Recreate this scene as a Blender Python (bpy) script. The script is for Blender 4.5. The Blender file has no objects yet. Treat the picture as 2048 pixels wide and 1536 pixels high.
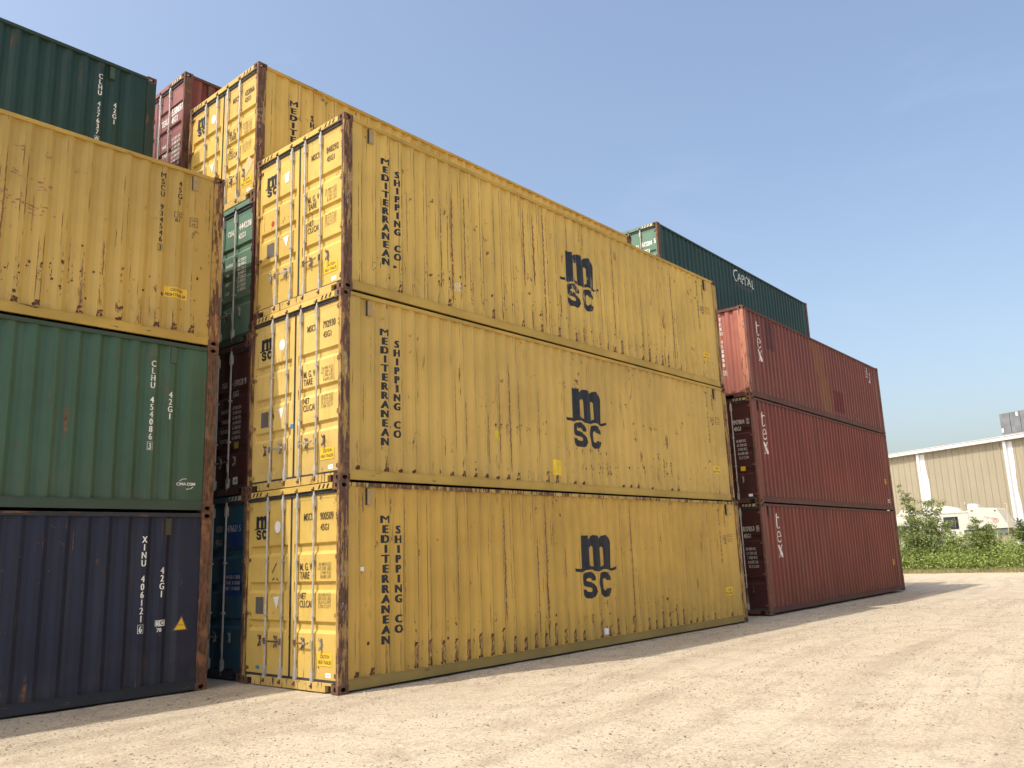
import bpy, bmesh, math, random
from mathutils import Vector, Matrix
from mathutils.geometry import tessellate_polygon
random.seed(7)
R = math.radians
sc = bpy.context.scene
C = sc.collection

# ------------------------------------------------------------------ camera
CAM = Vector((-7.3208, -9.6906, 1.7391))
yaw, pit, rol = 0.716850, 0.203746, -0.036772
f = Vector((math.cos(pit)*math.cos(yaw), math.cos(pit)*math.sin(yaw), math.sin(pit)))
r = Vector((math.sin(yaw), -math.cos(yaw), 0)); u = r.cross(f)
cr, sr = math.cos(rol), math.sin(rol)
r2 = r*cr + u*sr; u2 = u*cr - r*sr
cam = bpy.data.objects.new('camera', bpy.data.cameras.new('camera')); C.objects.link(cam)
M = Matrix((( r2.x, u2.x, -f.x, CAM.x), (r2.y, u2.y, -f.y, CAM.y), (r2.z, u2.z, -f.z, CAM.z), (0, 0, 0, 1)))
cam.matrix_world = M
cam.data.sensor_width = 36; cam.data.lens = 36*1675.37/2048
cam.data.clip_start = .05; cam.data.clip_end = 3000
sc.camera = cam

# ------------------------------------------------------------------ light
SUN = Vector((-0.62, 0.18, 1.0)).normalized()            # towards the sun
el = math.asin(SUN.z); az = math.atan2(SUN.x, SUN.y)      # azimuth clockwise from +Y
w = bpy.data.worlds.new('World'); sc.world = w; w.use_nodes = True
wn = w.node_tree; bg = wn.nodes['Background']
sky = wn.nodes.new('ShaderNodeTexSky'); sky.sky_type = 'NISHITA'; sky.sun_disc = False
sky.sun_elevation = el; sky.sun_rotation = az
sky.altitude = 50; sky.air_density = 1.12; sky.dust_density = 4.6; sky.ozone_density = 0.0
tc_ = wn.nodes.new('ShaderNodeTexCoord'); mp_ = wn.nodes.new('ShaderNodeMapping'); mp_.inputs['Scale'].default_value = (2.2, 2.2, 6.5)
ns_ = wn.nodes.new('ShaderNodeTexNoise'); ns_.inputs['Scale'].default_value = 1.3; ns_.inputs['Detail'].default_value = 6; ns_.inputs['Roughness'].default_value = .6; ns_.inputs['Distortion'].default_value = .5
mr_ = wn.nodes.new('ShaderNodeMapRange'); mr_.interpolation_type = 'SMOOTHSTEP'
for k_, q_ in enumerate((.50, .80, 0., .06)): mr_.inputs[k_+1].default_value = q_
cm_ = wn.nodes.new('ShaderNodeMix'); cm_.data_type = 'RGBA'; cm_.inputs[7].default_value = (5.6, 6.0, 6.6, 1)   # thin high haze
wn.links.new(tc_.outputs['Generated'], mp_.inputs[0]); wn.links.new(mp_.outputs[0], ns_.inputs['Vector']); wn.links.new(ns_.outputs['Fac'], mr_.inputs[0])
wn.links.new(mr_.outputs[0], cm_.inputs['Factor']); wn.links.new(sky.outputs[0], cm_.inputs[6]); wn.links.new(cm_.outputs[2], bg.inputs[0]); bg.inputs[1].default_value = 0.15
sl = bpy.data.lights.new('sun', 'SUN'); sl.energy = 2.85; sl.angle = R(.6); sl.color = (1, .93, .82)
so = bpy.data.objects.new('sun', sl); C.objects.link(so)
so.rotation_euler = (-SUN).to_track_quat('-Z', 'Y').to_euler()
vs = sc.view_settings; vs.view_transform = 'Standard'; vs.look = 'None'; vs.gamma = 1; vs.use_curve_mapping = False
vs.exposure = 0.68

# ------------------------------------------------------------------ node helpers
class N:
    def __init__(s, name):
        s.m = bpy.data.materials.new(name); s.m.use_nodes = True
        s.t = s.m.node_tree; s.b = s.t.nodes['Principled BSDF']
        s.b.inputs['Specular IOR Level'].default_value = .35
    def new(s, k): return s.t.nodes.new(k)
    def ln(s, a, i):
        if isinstance(a, (int, float)): i.default_value = a
        elif isinstance(a, (tuple, list)): i.default_value = tuple(a) if len(a) == len(i.default_value) else tuple(a)+(1,)
        else: s.t.links.new(a, i)
    def math(s, op, a, b=0.0, c=None, clamp=False):
        n = s.new('ShaderNodeMath'); n.operation = op; n.use_clamp = clamp
        s.ln(a, n.inputs[0]); s.ln(b, n.inputs[1])
        if c is not None: s.ln(c, n.inputs[2])
        return n.outputs[0]
    def vm(s, op, a, b):
        n = s.new('ShaderNodeVectorMath'); n.operation = op; s.ln(a, n.inputs[0]); s.ln(b, n.inputs[1]); return n.outputs[0]
    def sep(s, v):
        n = s.new('ShaderNodeSeparateXYZ'); s.ln(v, n.inputs[0]); return n.outputs
    def comb(s, x, y, z):
        n = s.new('ShaderNodeCombineXYZ'); s.ln(x, n.inputs[0]); s.ln(y, n.inputs[1]); s.ln(z, n.inputs[2]); return n.outputs[0]
    def noise(s, v, scale=1., det=3., rough=.55, dist=0.):
        n = s.new('ShaderNodeTexNoise'); s.ln(v, n.inputs['Vector'])
        n.inputs['Scale'].default_value = scale; n.inputs['Detail'].default_value = det
        n.inputs['Roughness'].default_value = rough; n.inputs['Distortion'].default_value = dist
        return n.outputs['Fac']
    def vor(s, v, scale=1., feat='F1'):
        n = s.new('ShaderNodeTexVoronoi'); n.feature = feat; s.ln(v, n.inputs['Vector']); n.inputs['Scale'].default_value = scale
        return n.outputs
    def ss(s, v, lo, hi):                         # smoothstep lo..hi (lo>hi inverts)
        n = s.new('ShaderNodeMapRange'); n.interpolation_type = 'SMOOTHSTEP'; s.ln(v, n.inputs[0])
        if lo <= hi: vals = (lo, hi, 0, 1)
        else: vals = (hi, lo, 1, 0)
        for k, q in enumerate(vals): n.inputs[k+1].default_value = q
        return n.outputs[0]
    def mix(s, fac, a, b):
        n = s.new('ShaderNodeMix'); n.data_type = 'RGBA'; s.ln(fac, n.inputs['Factor'])
        s.ln(a, n.inputs[6]); s.ln(b, n.inputs[7]); return n.outputs[2]
    def obj(s):
        n = s.new('ShaderNodeTexCoord'); return n.outputs['Object']
    def loc(s):
        n = s.new('ShaderNodeObjectInfo'); return n.outputs['Location']
    def rnd(s):
        n = s.new('ShaderNodeObjectInfo'); return n.outputs['Random']
    def bump(s, h, strength, dist):
        n = s.new('ShaderNodeBump'); n.inputs['Strength'].default_value = strength; n.inputs['Distance'].default_value = dist
        s.ln(h, n.inputs['Height']); s.t.links.new(n.outputs[0], s.b.inputs['Normal'])
    def out(s, col, rough=.6, metal=0.):
        s.ln(col, s.b.inputs['Base Color']); s.ln(rough, s.b.inputs['Roughness']); s.ln(metal, s.b.inputs['Metallic']); return s.m

def mulc(c, k): return tuple(min(1, x*k) for x in c)
def rust_col(n, P):
    a = n.noise(P, 22, 4, .65)
    c = n.mix(n.ss(a, .3, .62), (.07, .033, .020), (.19, .085, .040))
    return n.mix(n.ss(n.noise(P, 6, 3), .56, .72), c, (.30, .125, .045))

PAINTS = {}
def paint(name, base, bottom=.5, edge=.5, spots=.5, streak=.5, wash=.5, vert=True, tint=None, rough=.55, ridge_light_wear=0.):
    """old marine paint: fading, light painted on to the ridges, vertical dirt runs, rust at ridges, near the lower rail and in spots"""
    key = name
    if key in PAINTS: return PAINTS[key]
    n = N(name); P = n.obj(); X, Y, Z = n.sep(P)
    L = n.vm('MULTIPLY', n.loc(), (1.7, 2.3, 3.1)); Q = n.vm('ADD', P, L); qx, qy, qz = n.sep(Q)
    low = n.noise(Q, .55, 4, .6)
    col = n.mix(n.ss(low, .3, .7), mulc(base, .86), mulc(base, 1.10))
    h = n.math('ADD', qx, qy)
    if vert and ridge_light_wear > 0:
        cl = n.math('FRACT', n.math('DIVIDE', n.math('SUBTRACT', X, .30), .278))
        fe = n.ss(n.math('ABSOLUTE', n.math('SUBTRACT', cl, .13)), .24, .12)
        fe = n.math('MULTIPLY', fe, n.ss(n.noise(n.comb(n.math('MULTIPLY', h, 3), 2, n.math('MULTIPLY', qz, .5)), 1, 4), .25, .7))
        col = n.mix(n.math('MULTIPLY', fe, ridge_light_wear), col, n.mix(.12, mulc(base, 1.75), (.40, .36, .30)))  # outer ridges lighter: light on the ribs put into the colour, plus chalky wear
    runs = n.noise(n.comb(n.math('MULTIPLY', h, 9.), 0, n.math('MULTIPLY', qz, .35)), 1, 5, .62)
    col = n.mix(n.math('MULTIPLY', n.ss(runs, .50, .72), .42*wash), col, mulc(tint or base, .62))
    runs2 = n.noise(n.comb(n.math('MULTIPLY', h, 4.), 3, n.math('MULTIPLY', qz, .2)), 1, 3, .5)
    col = n.mix(n.math('MULTIPLY', n.ss(runs2, .52, .75), .35*wash), col, n.mix(.25, mulc(base, 1.12), (.45, .40, .30)))
    grime = n.math('MULTIPLY', n.ss(Z, .95, .1), n.ss(n.noise(Q, 2.2, 4), .3, .75))
    col = n.mix(n.math('MULTIPLY', grime, .38*wash), col, (.10, .085, .06))
    mask = 0.0
    if vert:
        cell = n.math('FRACT', n.math('DIVIDE', n.math('SUBTRACT', X, .30), .278))
        e1 = n.ss(n.math('ABSOLUTE', n.math('SUBTRACT', cell, .015)), .055, .0)
        e2 = n.ss(n.math('ABSOLUTE', n.math('SUBTRACT', cell, .262)), .055, .0)
        e = n.math('MAXIMUM', e1, e2)
        gate = n.noise(n.comb(n.math('MULTIPLY', h, 3.1), 7, n.math('MULTIPLY', qz, .55)), 1, 3, .6)
        grain = n.noise(n.comb(n.math('MULTIPLY', h, 30), 0, n.math('MULTIPLY', qz, 2.6)), 1, 4, .7)
        m1 = n.math('MULTIPLY', n.math('MULTIPLY', e, n.ss(gate, .60-.16*edge, .66-.16*edge)), n.ss(grain, .40, .52))
        hh = n.ss(Z, .85, .22)
        gb = n.noise(n.comb(n.math('MULTIPLY', h, 3.7), 1, n.math('MULTIPLY', qz, .9)), 1, 2)
        fb = n.noise(n.comb(n.math('MULTIPLY', h, 20), 5, n.math('MULTIPLY', qz, 3.0)), 1, 4, .7)
        ridge = n.ss(n.math('ABSOLUTE', n.math('SUBTRACT', cell, .135)), .26, .10)
        m2 = n.math('MULTIPLY', n.math('MULTIPLY', hh, n.ss(fb, .52, .60)), n.ss(n.math('ADD', gb, n.math('MULTIPLY', hh, .12)), .60-.16*bottom, .68-.16*bottom))
        m2 = n.math('MULTIPLY', m2, n.math('ADD', n.math('MULTIPLY', ridge, .8), .2))
        mask = n.math('MAXIMUM', m1, n.math('MULTIPLY', m2, 1.0 if bottom > 0 else 0.))
    if spots > 0:
        sp = n.math('MULTIPLY', n.ss(n.noise(n.vm('MULTIPLY', Q, (1, 1, .7)), 8.5, 5, .7), .62-.03*spots, .66), n.ss(n.noise(Q, 1.3, 2), .56-.12*spots, .62))
        mask = n.math('MAXIMUM', mask, sp)
    if streak > 0:
        s1 = n.noise(n.comb(n.math('MULTIPLY', h, 16), 9, n.math('MULTIPLY', qz, .8)), 1, 5, .7)
        s2 = n.noise(n.comb(n.math('MULTIPLY', h, 1.4), 4, n.math('MULTIPLY', qz, .5)), 1, 2)
        mask = n.math('MAXIMUM', mask, n.math('MULTIPLY', n.math('MULTIPLY', n.ss(s1, .59, .64), n.ss(s2, .53-.1*streak, .60)), .85))
    col = n.mix(mask, col, rust_col(n, Q))
    n.bump(n.math('ADD', n.math('ADD', n.noise(Q, 1.6, 2), n.math('MULTIPLY', n.noise(Q, 4.5, 2), .25)), n.math('MULTIPLY', mask, .04)), .55, .045)
    n.out(col, n.math('ADD', n.math('MULTIPLY', mask, .3), rough))
    PAINTS[key] = n.m; return n.m

def rusted(name, base, amount=.5, vertical=True):
    """steel section whose paint has come off in long flakes"""
    if name in PAINTS: return PAINTS[name]
    n = N(name); P = n.obj(); Q = n.vm('ADD', P, n.vm('MULTIPLY', n.loc(), (1.7, 2.3, 3.1)))
    sv = (13, 13, 2.0) if vertical else (2.0, 13, 13)
    a = n.noise(n.vm('MULTIPLY', Q, sv), 1, 6, .72); b = n.noise(Q, .9, 3)
    k = n.math('ADD', a, n.math('MULTIPLY', n.math('SUBTRACT', b, .5), .45))
    m = n.ss(k, .56-.22*amount, .60-.22*amount)
    rc = n.mix(n.ss(n.noise(n.vm('MULTIPLY', Q, sv), 2.5, 5, .7), .35, .65), (.060, .032, .022), (.19, .095, .055))
    rc = n.mix(n.math('MULTIPLY', n.ss(n.noise(Q, 5, 3), .55, .7), .7), rc, (.30, .14, .07))
    col = n.mix(m, n.mix(n.ss(n.noise(Q, 1.2, 3), .35, .65), mulc(base, .8), base), rc)
    n.bump(n.math('ADD', a, m), .5, .004)
    n.out(col, .75); PAINTS[name] = n.m; return n.m

def flat(name, col, rough=.6, var=.12, metal=0., scale=6):
    if name in PAINTS: return PAINTS[name]
    n = N(name); P = n.vm('ADD', n.obj(), n.loc())
    n.out(n.mix(n.ss(n.noise(P, scale, 4, .6), .3, .7), mulc(col, 1-var), mulc(col, 1+var)), rough, metal)
    PAINTS[name] = n.m; return n.m

def worn(name, col, under, amount=.25, dense=24.):
    """painted lettering, scuffed through to the coat below along the ridges"""
    if name in PAINTS: return PAINTS[name]
    n = N(name); P = n.obj(); X, Y, Z = n.sep(P); Q = n.vm('ADD', P, n.loc()); qx, qy, qz = n.sep(Q); h = n.math('ADD', qx, qy)
    a = n.noise(n.comb(n.math('MULTIPLY', h, dense), 0, n.math('MULTIPLY', qz, 1.6)), 1, 5, .7)
    b = n.noise(Q, 1.8, 3)
    m = n.ss(n.math('ADD', a, n.math('MULTIPLY', n.math('SUBTRACT', b, .5), .35)), .70-.26*amount, .74-.26*amount)
    c = n.mix(n.ss(n.noise(Q, 9, 3), .3, .7), mulc(col, .8), mulc(col, 1.2))
    n.out(n.mix(m, c, under), .6); PAINTS[name] = n.m; return n.m

# ------------------------------------------------------------------ mesh helpers
class MB:
    def __init__(s): s.v = []; s.f = []; s.mi = []
    def add(s, vs, fs, mi=0):
        o = len(s.v); s.v += [tuple(p) for p in vs]
        for q in fs: s.f.append([o+i for i in q]); s.mi.append(mi)
        return s
    def box(s, a, b, mi=0):
        x0, y0, z0 = a; x1, y1, z1 = b
        s.add([(x0,y0,z0),(x1,y0,z0),(x1,y1,z0),(x0,y1,z0),(x0,y0,z1),(x1,y0,z1),(x1,y1,z1),(x0,y1,z1)],
              [(0,3,2,1),(4,5,6,7),(0,1,5,4),(1,2,6,5),(2,3,7,6),(3,0,4,7)], mi); return s
    def tube(s, pts, rad, n=10, mi=0, cap=True):
        pts = [Vector(p) for p in pts]; rings = []
        rads = rad if isinstance(rad, (list, tuple)) else [rad]*len(pts)
        for i, p in enumerate(pts):
            d = (pts[min(i+1, len(pts)-1)]-pts[max(i-1, 0)]).normalized()
            a = d.cross(Vector((0, 0, 1)) if abs(d.z) < .9 else Vector((1, 0, 0))).normalized(); b = d.cross(a)
            rings.append([p+(a*math.cos(2*math.pi*k/n)+b*math.sin(2*math.pi*k/n))*rads[i] for k in range(n)])
        vs = [q for g in rings for q in g]; fs = []
        for i in range(len(pts)-1):
            for k in range(n):
                fs.append((i*n+k, i*n+(k+1) % n, (i+1)*n+(k+1) % n, (i+1)*n+k))
        if cap: fs += [tuple(range(n)), tuple(reversed(range((len(pts)-1)*n, len(pts)*n)))]
        s.add(vs, fs, mi); return s
    def prism(s, poly, axis, a, b, mi=0):
        """poly of 2D points in the two other axes, extruded on axis from a to b"""
        def P(q, t): return {'x': (t, q[0], q[1]), 'y': (q[0], t, q[1]), 'z': (q[0], q[1], t)}[axis]
        n = len(poly); s.add([P(q, a) for q in poly]+[P(q, b) for q in poly],
              [tuple(range(n)), tuple(reversed(range(n, 2*n)))]+[(i, n+i, n+(i+1) % n, (i+1) % n) for i in range(n)], mi); return s
    def mesh(s, name, smooth=False):
        me = bpy.data.meshes.new(name); me.from_pydata(s.v, [], s.f)
        nm = max(s.mi)+1 if s.mi else 1
        for _ in range(nm): me.materials.append(None)
        me.polygons.foreach_set('material_index', s.mi)
        bm = bmesh.new(); bm.from_mesh(me); bmesh.ops.recalc_face_normals(bm, faces=bm.faces); bm.to_mesh(me); bm.free()
        if smooth: me.polygons.foreach_set('use_smooth', [True]*len(me.polygons))
        me.update(); return me

def link(name, me, mats, parent=None, loc=(0, 0, 0), rot=0):
    o = bpy.data.objects.new(name, me); C.objects.link(o)
    if not isinstance(mats, (list, tuple)): mats = [mats]
    for i, sl_ in enumerate(o.material_slots):
        sl_.link = 'OBJECT'; sl_.material = mats[min(i, len(mats)-1)]
    o.location = loc; o.rotation_euler = (0, 0, rot)
    if parent: o.parent = parent
    return o
def tag(o, label=None, cat=None, group=None, kind=None):
    if label: o['label'] = label
    if cat: o['category'] = cat
    if group: o['group'] = group
    if kind: o['kind'] = kind
    return o
def empty(name, loc, rz=0):
    o = bpy.data.objects.new(name, None); C.objects.link(o); o.location = loc; o.rotation_euler = (0, 0, rz); o.empty_display_size = .3; return o

# ------------------------------------------------------------------ lettering
_glyph = {}
def glyph(s, bold=0., shear=0.):
    k = (s, bold, shear)
    if k not in _glyph:
        cu = bpy.data.curves.new('t', 'FONT'); cu.body = s; cu.size = 1; cu.offset = bold; cu.shear = shear
        cu.resolution_u = 3; cu.dimensions = '2D'; cu.fill_mode = 'BOTH'
        ob = bpy.data.objects.new('t', cu); C.objects.link(ob)
        dg = bpy.context.evaluated_depsgraph_get(); me = bpy.data.meshes.new_from_object(ob.evaluated_get(dg))
        vs = [(v.co.x, v.co.y) for v in me.vertices]; fs = [tuple(p.vertices) for p in me.polygons]
        bpy.data.objects.remove(ob); bpy.data.curves.remove(cu); bpy.data.meshes.remove(me)
        if vs:
            b = (min(v[0] for v in vs), max(v[0] for v in vs), min(v[1] for v in vs), max(v[1] for v in vs))
        else: b = (0, .3, 0, .7)
        _glyph[k] = (vs, fs, b)
    return _glyph[k]

class Decal:
    """flat print built on a surface: u across, v up; wraps on to the corrugation"""
    def __init__(s): s.v = []; s.f = []; s.mi = []; s.g = []; s.cur = 0
    def raw(s, vs, fs, mi=0, k=0.):
        o = len(s.v); s.v += [(a, b, mi*.0007+k) for a, b in vs]; s.f += [tuple(o+i for i in q) for q in fs]; s.mi += [mi]*len(fs); s.g += [s.cur]*len(fs); return s
    def text(s, t, u0, v0, w_, h, bold=.02, mi=0, shear=0., dbl=None):
        s.cur += 1; vs, fs, b = glyph(t, bold, shear); dd = h*.022 if dbl is None else dbl; kx = (w_-2*dd)/(b[1]-b[0]); kz = h/(b[3]-b[2])
        for j, q in enumerate((dd, -dd) if dd else (0,)): s.raw([(u0+dd+q+(x-b[0])*kx, v0+(y-b[2])*kz) for x, y in vs], fs, mi, j*.0003)
        return s
    def letters(s, t, uc, vtop, pitch, h, xs, bold=.02, mi=0, shear=0., dbl=.07):
        """vertical text, letters upright, centred on uc; xs = width of an H"""
        s.cur += 1; bh = glyph('H', bold)[2]; k = xs/(bh[1]-bh[0]); kz = h/(bh[3]-bh[2])
        for i, ch in enumerate(t):
            if ch == ' ': continue
            vs, fs, b = glyph(ch, 0. if ch == 'M' else bold, shear); c = (b[0]+b[1])/2; v0 = vtop-i*pitch-h
            kk_ = 1.22 if ch == 'M' else 1.; db = dbl*(.62 if ch == 'M' else .75 if ch in 'NRA' else 1)
            for j, q in enumerate((h*db, -h*db)): s.raw([(uc+q+(x-c)*k*kk_, v0+(y-bh[2])*kz) for x, y in vs], fs, mi, j*.0003)
        return s
    def rect(s, u0, v0, u1, v1, mi=0): return s.raw([(u0,v0),(u1,v0),(u1,v1),(u0,v1)], [(0,1,2,3)], mi)
    def frame(s, u0, v0, u1, v1, t, mi=0):
        s.rect(u0, v0, u1, v0+t, mi); s.rect(u0, v1-t, u1, v1, mi); s.rect(u0, v0+t, u0+t, v1-t, mi); return s.rect(u1-t, v0+t, u1, v1-t, mi)
    def poly(s, pts, holes=(), mi=0):
        loops = [[Vector((a, b, 0)) for a, b in pts]]+[[Vector((a, b, 0)) for a, b in h] for h in holes]
        tri = tessellate_polygon(loops); allp = [(p.x, p.y) for l in loops for p in l]
        return s.raw(allp, [t for t in tri], mi)
    def ell(s, u, v, a, b, mi=0, n=20): return s.poly([(u+a*math.cos(2*math.pi*k/n), v+b*math.sin(2*math.pi*k/n)) for k in range(n)], (), mi)
    def stroke(s, pts, t, mi=0):
        for (a, b), (c, d) in zip(pts, pts[1:]):
            dx, dy = c-a, d-b; l = math.hypot(dx, dy) or 1; nx, ny = -dy/l*t/2, dx/l*t/2
            s.raw([(a-nx, b-ny), (c-nx, d-ny), (c+nx, d+ny), (a+nx, b+ny)], [(0,1,2,3)], mi)
        return s
    def build(s, name, mats, parent, surf, breaks=(), label=None):
        if name == 'lettering' and len(set(s.g)) > 1:
            for gi in sorted(set(s.g)):
                d = Decal(); idx = {}
                for q, mi, g_ in zip(s.f, s.mi, s.g):
                    if g_ != gi: continue
                    for i in q:
                        if i not in idx: idx[i] = len(d.v); d.v.append(s.v[i])
                    d.f.append(tuple(idx[i] for i in q)); d.mi.append(mi); d.g.append(0)
                o = d.build(name, mats, parent, surf, breaks, label)
            return o
        bm = bmesh.new(); vs = [bm.verts.new(p) for p in s.v]
        for q, mi in zip(s.f, s.mi):
            try:
                fc = bm.faces.new([vs[i] for i in q]); fc.material_index = mi
            except ValueError: pass
        bm.normal_update()
        for fc in bm.faces:
            if fc.normal.z < 0: fc.normal_flip()
        if s.v:
            lo = min(p[0] for p in s.v); hi = max(p[0] for p in s.v)
            for b in breaks:
                if lo < b < hi:
                    bmesh.ops.bisect_plane(bm, geom=bm.verts[:]+bm.edges[:]+bm.faces[:], plane_co=(b, 0, 0), plane_no=(1, 0, 0), dist=1e-5)
        for v in bm.verts: v.co = surf(v.co.x, v.co.y, v.co.z)
        me = bpy.data.meshes.new(name)
        for _ in range(max(s.mi)+1): me.materials.append(None)
        bm.to_mesh(me); bm.free()
        o = link(name, me, mats, parent)
        if label: o['label'] = label
        return o

# carrier's mark, traced: big slab m over s c (unit box)
LM = [(0.127,0.993),(0.304,0.992),(0.299,0.93),(0.357,0.971),(0.448,1.0),(0.537,0.987),(0.592,0.94),(0.642,0.981),(0.722,1.0),(0.801,0.985),(0.857,0.938),(0.871,0.878),(0.856,0.453),(0.97,0.487),(1.0,0.447),(0.868,0.41),(0.804,0.434),(0.672,0.447),(0.592,0.421),(0.514,0.414),(0.451,0.427),(0.415,0.449),(0.327,0.452),(0.251,0.447),(0.187,0.425),(0.113,0.416),(0.005,0.433),(0.0,0.485),(0.045,0.475),(0.115,0.471)]
LH1 = [(0.308,0.794),(0.37,0.826),(0.421,0.825),(0.437,0.783),(0.438,0.497),(0.319,0.51),(0.308,0.531)]
LH2 = [(0.606,0.797),(0.642,0.817),(0.67,0.787),(0.672,0.51),(0.611,0.483)]
LS = [(0.46,0.275),(0.34,0.281),(0.333,0.301),(0.304,0.32),(0.266,0.321),(0.24,0.302),(0.244,0.277),(0.286,0.263),(0.373,0.246),(0.434,0.222),(0.466,0.18),(0.481,0.098),(0.449,0.026),(0.39,0.006),(0.302,0.002),(0.228,0.008),(0.171,0.06),(0.133,0.115),(0.129,0.151),(0.233,0.145),(0.25,0.115),(0.298,0.102),(0.343,0.114),(0.354,0.142),(0.328,0.163),(0.267,0.179),(0.195,0.203),(0.149,0.249),(0.139,0.302),(0.164,0.366),(0.223,0.408),(0.299,0.42),(0.386,0.409),(0.441,0.378),(0.462,0.328)]
LC = [(0.848,0.264),(0.84,0.327),(0.772,0.385),(0.669,0.408),(0.588,0.38),(0.534,0.316),(0.519,0.227),(0.547,0.126),(0.598,0.05),(0.665,0.0),(0.751,0.011),(0.822,0.052),(0.855,0.134),(0.704,0.141),(0.688,0.114),(0.668,0.107),(0.648,0.142),(0.642,0.22),(0.645,0.278),(0.666,0.303),(0.685,0.297),(0.696,0.27)]
def logo(d, u0, v0, w_, h, mi=0):
    T = lambda P: [(u0+a*w_, v0+b*h) for a, b in P]
    d.poly(T(LM), [T(LH1), T(LH2)], mi); d.poly(T(LS), (), mi); d.poly(T(LC), (), mi)
TX = [[(1.04,2.645),(1.07,2.611),(1.06,2.536),(1.211,2.534),(1.205,2.509),(1.063,2.501),(1.044,2.254),(1.059,2.237),(1.114,2.243),(1.16,2.272),(1.19,2.255),(1.132,2.22),(1.042,2.211),(0.997,2.243),(0.985,2.3),(0.99,2.483),(0.986,2.564)],
 [(0.983,2.146),(1.057,2.154),(1.154,2.134),(1.229,2.082),(1.231,2.0),(1.003,1.997),(1.005,1.924),(1.04,1.855),(1.114,1.86),(1.172,1.894),(1.207,1.882),(1.153,1.843),(1.003,1.821),(0.969,1.901),(0.956,2.003),(0.959,2.017),(1.076,2.02),(1.091,2.083),(1.038,2.124),(0.97,2.117)],
 [(0.936,1.774),(1.047,1.769),(1.069,1.718),(1.149,1.767),(1.246,1.771),(1.241,1.75),(1.165,1.717),(1.111,1.678),(1.177,1.592),(1.232,1.522),(1.234,1.448),(1.054,1.452),(1.05,1.492),(1.0,1.584),(0.968,1.708)]]

# ------------------------------------------------------------------ container
L_, W_ = 12.192, 2.438
X0, X1, PER = .30, 11.90, .278
YO, YI = .028, .066                       # outer and inner plane of the side sheet
def corr_pts(a, b, per=PER, ou=.072, sl=.066, inn=.074):
    """(position, depth 0..1) breaks of a trapezoid corrugation; ends on the outer plane"""
    pts = [(a-.13, 0), (a, 0)]; x = a
    while x+per <= b+1e-6:
        pts += [(x+ou, 0), (x+ou+sl, 1), (x+ou+sl+inn, 1), (x+per, 0)]; x += per
    pts.append((b+.12 if b+.12 > x else x+.02, 0)); return pts
SIDE = corr_pts(X0, X1)
def side_y(x):
    for (a, p), (b, q) in zip(SIDE, SIDE[1:]):
        if a <= x <= b: return YO+(YI-YO)*(p+(q-p)*(x-a)/(b-a))
    return YO
END = corr_pts(.22, 2.24, .25, .075, .045, .085)
EX0, EX1 = .028, .070
def end_x(y):
    for (a, p), (b, q) in zip(END, END[1:]):
        if a <= y <= b: return EX0+(EX1-EX0)*(p+(q-p)*(y-a)/(b-a))
    return EX0
_mc = {}
def cached(key, fn):
    if key not in _mc: _mc[key] = fn()
    return _mc[key]

def casting_mesh(fx, fy, fz):
    """corner fitting hollow with an oblong hole in its three outer faces; fx,fy,fz = outer side (0 or 1)"""
    S = (.178, .162, .118); mb = MB(); t = .022
    def face(axis, hw, hh):
        a, b = [k for k in (0, 1, 2) if k != axis]; sa, sb = S[a], S[b]
        n = 16; rect = []; hole = []
        rr = min(hw, hh)
        for k in range(n):
            an = 2*math.pi*(k+.5)/n; c, s_ = math.cos(an), math.sin(an)
            m = max(abs(c), abs(s_)); rect.append((sa/2+c/m*sa/2, sb/2+s_/m*sb/2))
            hole.append((sa/2+c*rr+(hw-rr)*(1 if c > 0 else -1), sb/2+s_*rr+(hh-rr)*(1 if s_ > 0 else -1)))
        def P(q, d):
            v = [0, 0, 0]; v[a], v[b], v[axis] = q[0], q[1], d; return v
        vs = [P(q, 0) for q in rect]+[P(q, 0) for q in hole]+[P(q, t) for q in hole]
        fs = []
        for k in range(n):
            j = (k+1) % n; fs += [(k, j, n+j, n+k), (n+k, n+j, 2*n+j, 2*n+k)]
        corners = {0: (0, 0), 1: (sa, 0), 2: (sa, sb), 3: (0, sb)}
        # fill rect corners
        mb.add(vs, fs)
        for ca, cb in ((0, 0), (1, 0), (1, 1), (0, 1)):
            cx, cy = ca*sa, cb*sb
            near = sorted(range(n), key=lambda k: (rect[k][0]-cx)**2+(rect[k][1]-cy)**2)[:2]
            if (rect[near[0]][0]-cx)**2+(rect[near[0]][1]-cy)**2 > 1e-8:
                mb.add([P(rect[near[0]], 0), P(rect[near[1]], 0), P((cx, cy), 0)], [(0, 1, 2)])
    face(0, .024, .036); face(1, .045, .030); face(2, .045, .030)
    # closed inner faces and rims
    x, y, z = S
    mb.add([(x,0,0),(x,y,0),(x,y,z),(x,0,z)], [(0,1,2,3)]); mb.add([(0,y,0),(x,y,0),(x,y,z),(0,y,z)], [(0,1,2,3)]); mb.add([(0,0,z),(x,0,z),(x,y,z),(0,y,z)], [(0,1,2,3)])
    o = []
    for v in mb.v:
        o.append((S[0]-v[0] if fx else v[0], S[1]-v[1] if fy else v[1], S[2]-v[2] if fz else v[2]))
    mb.v = o; me = mb.mesh('corner_casting')
    return me

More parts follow.
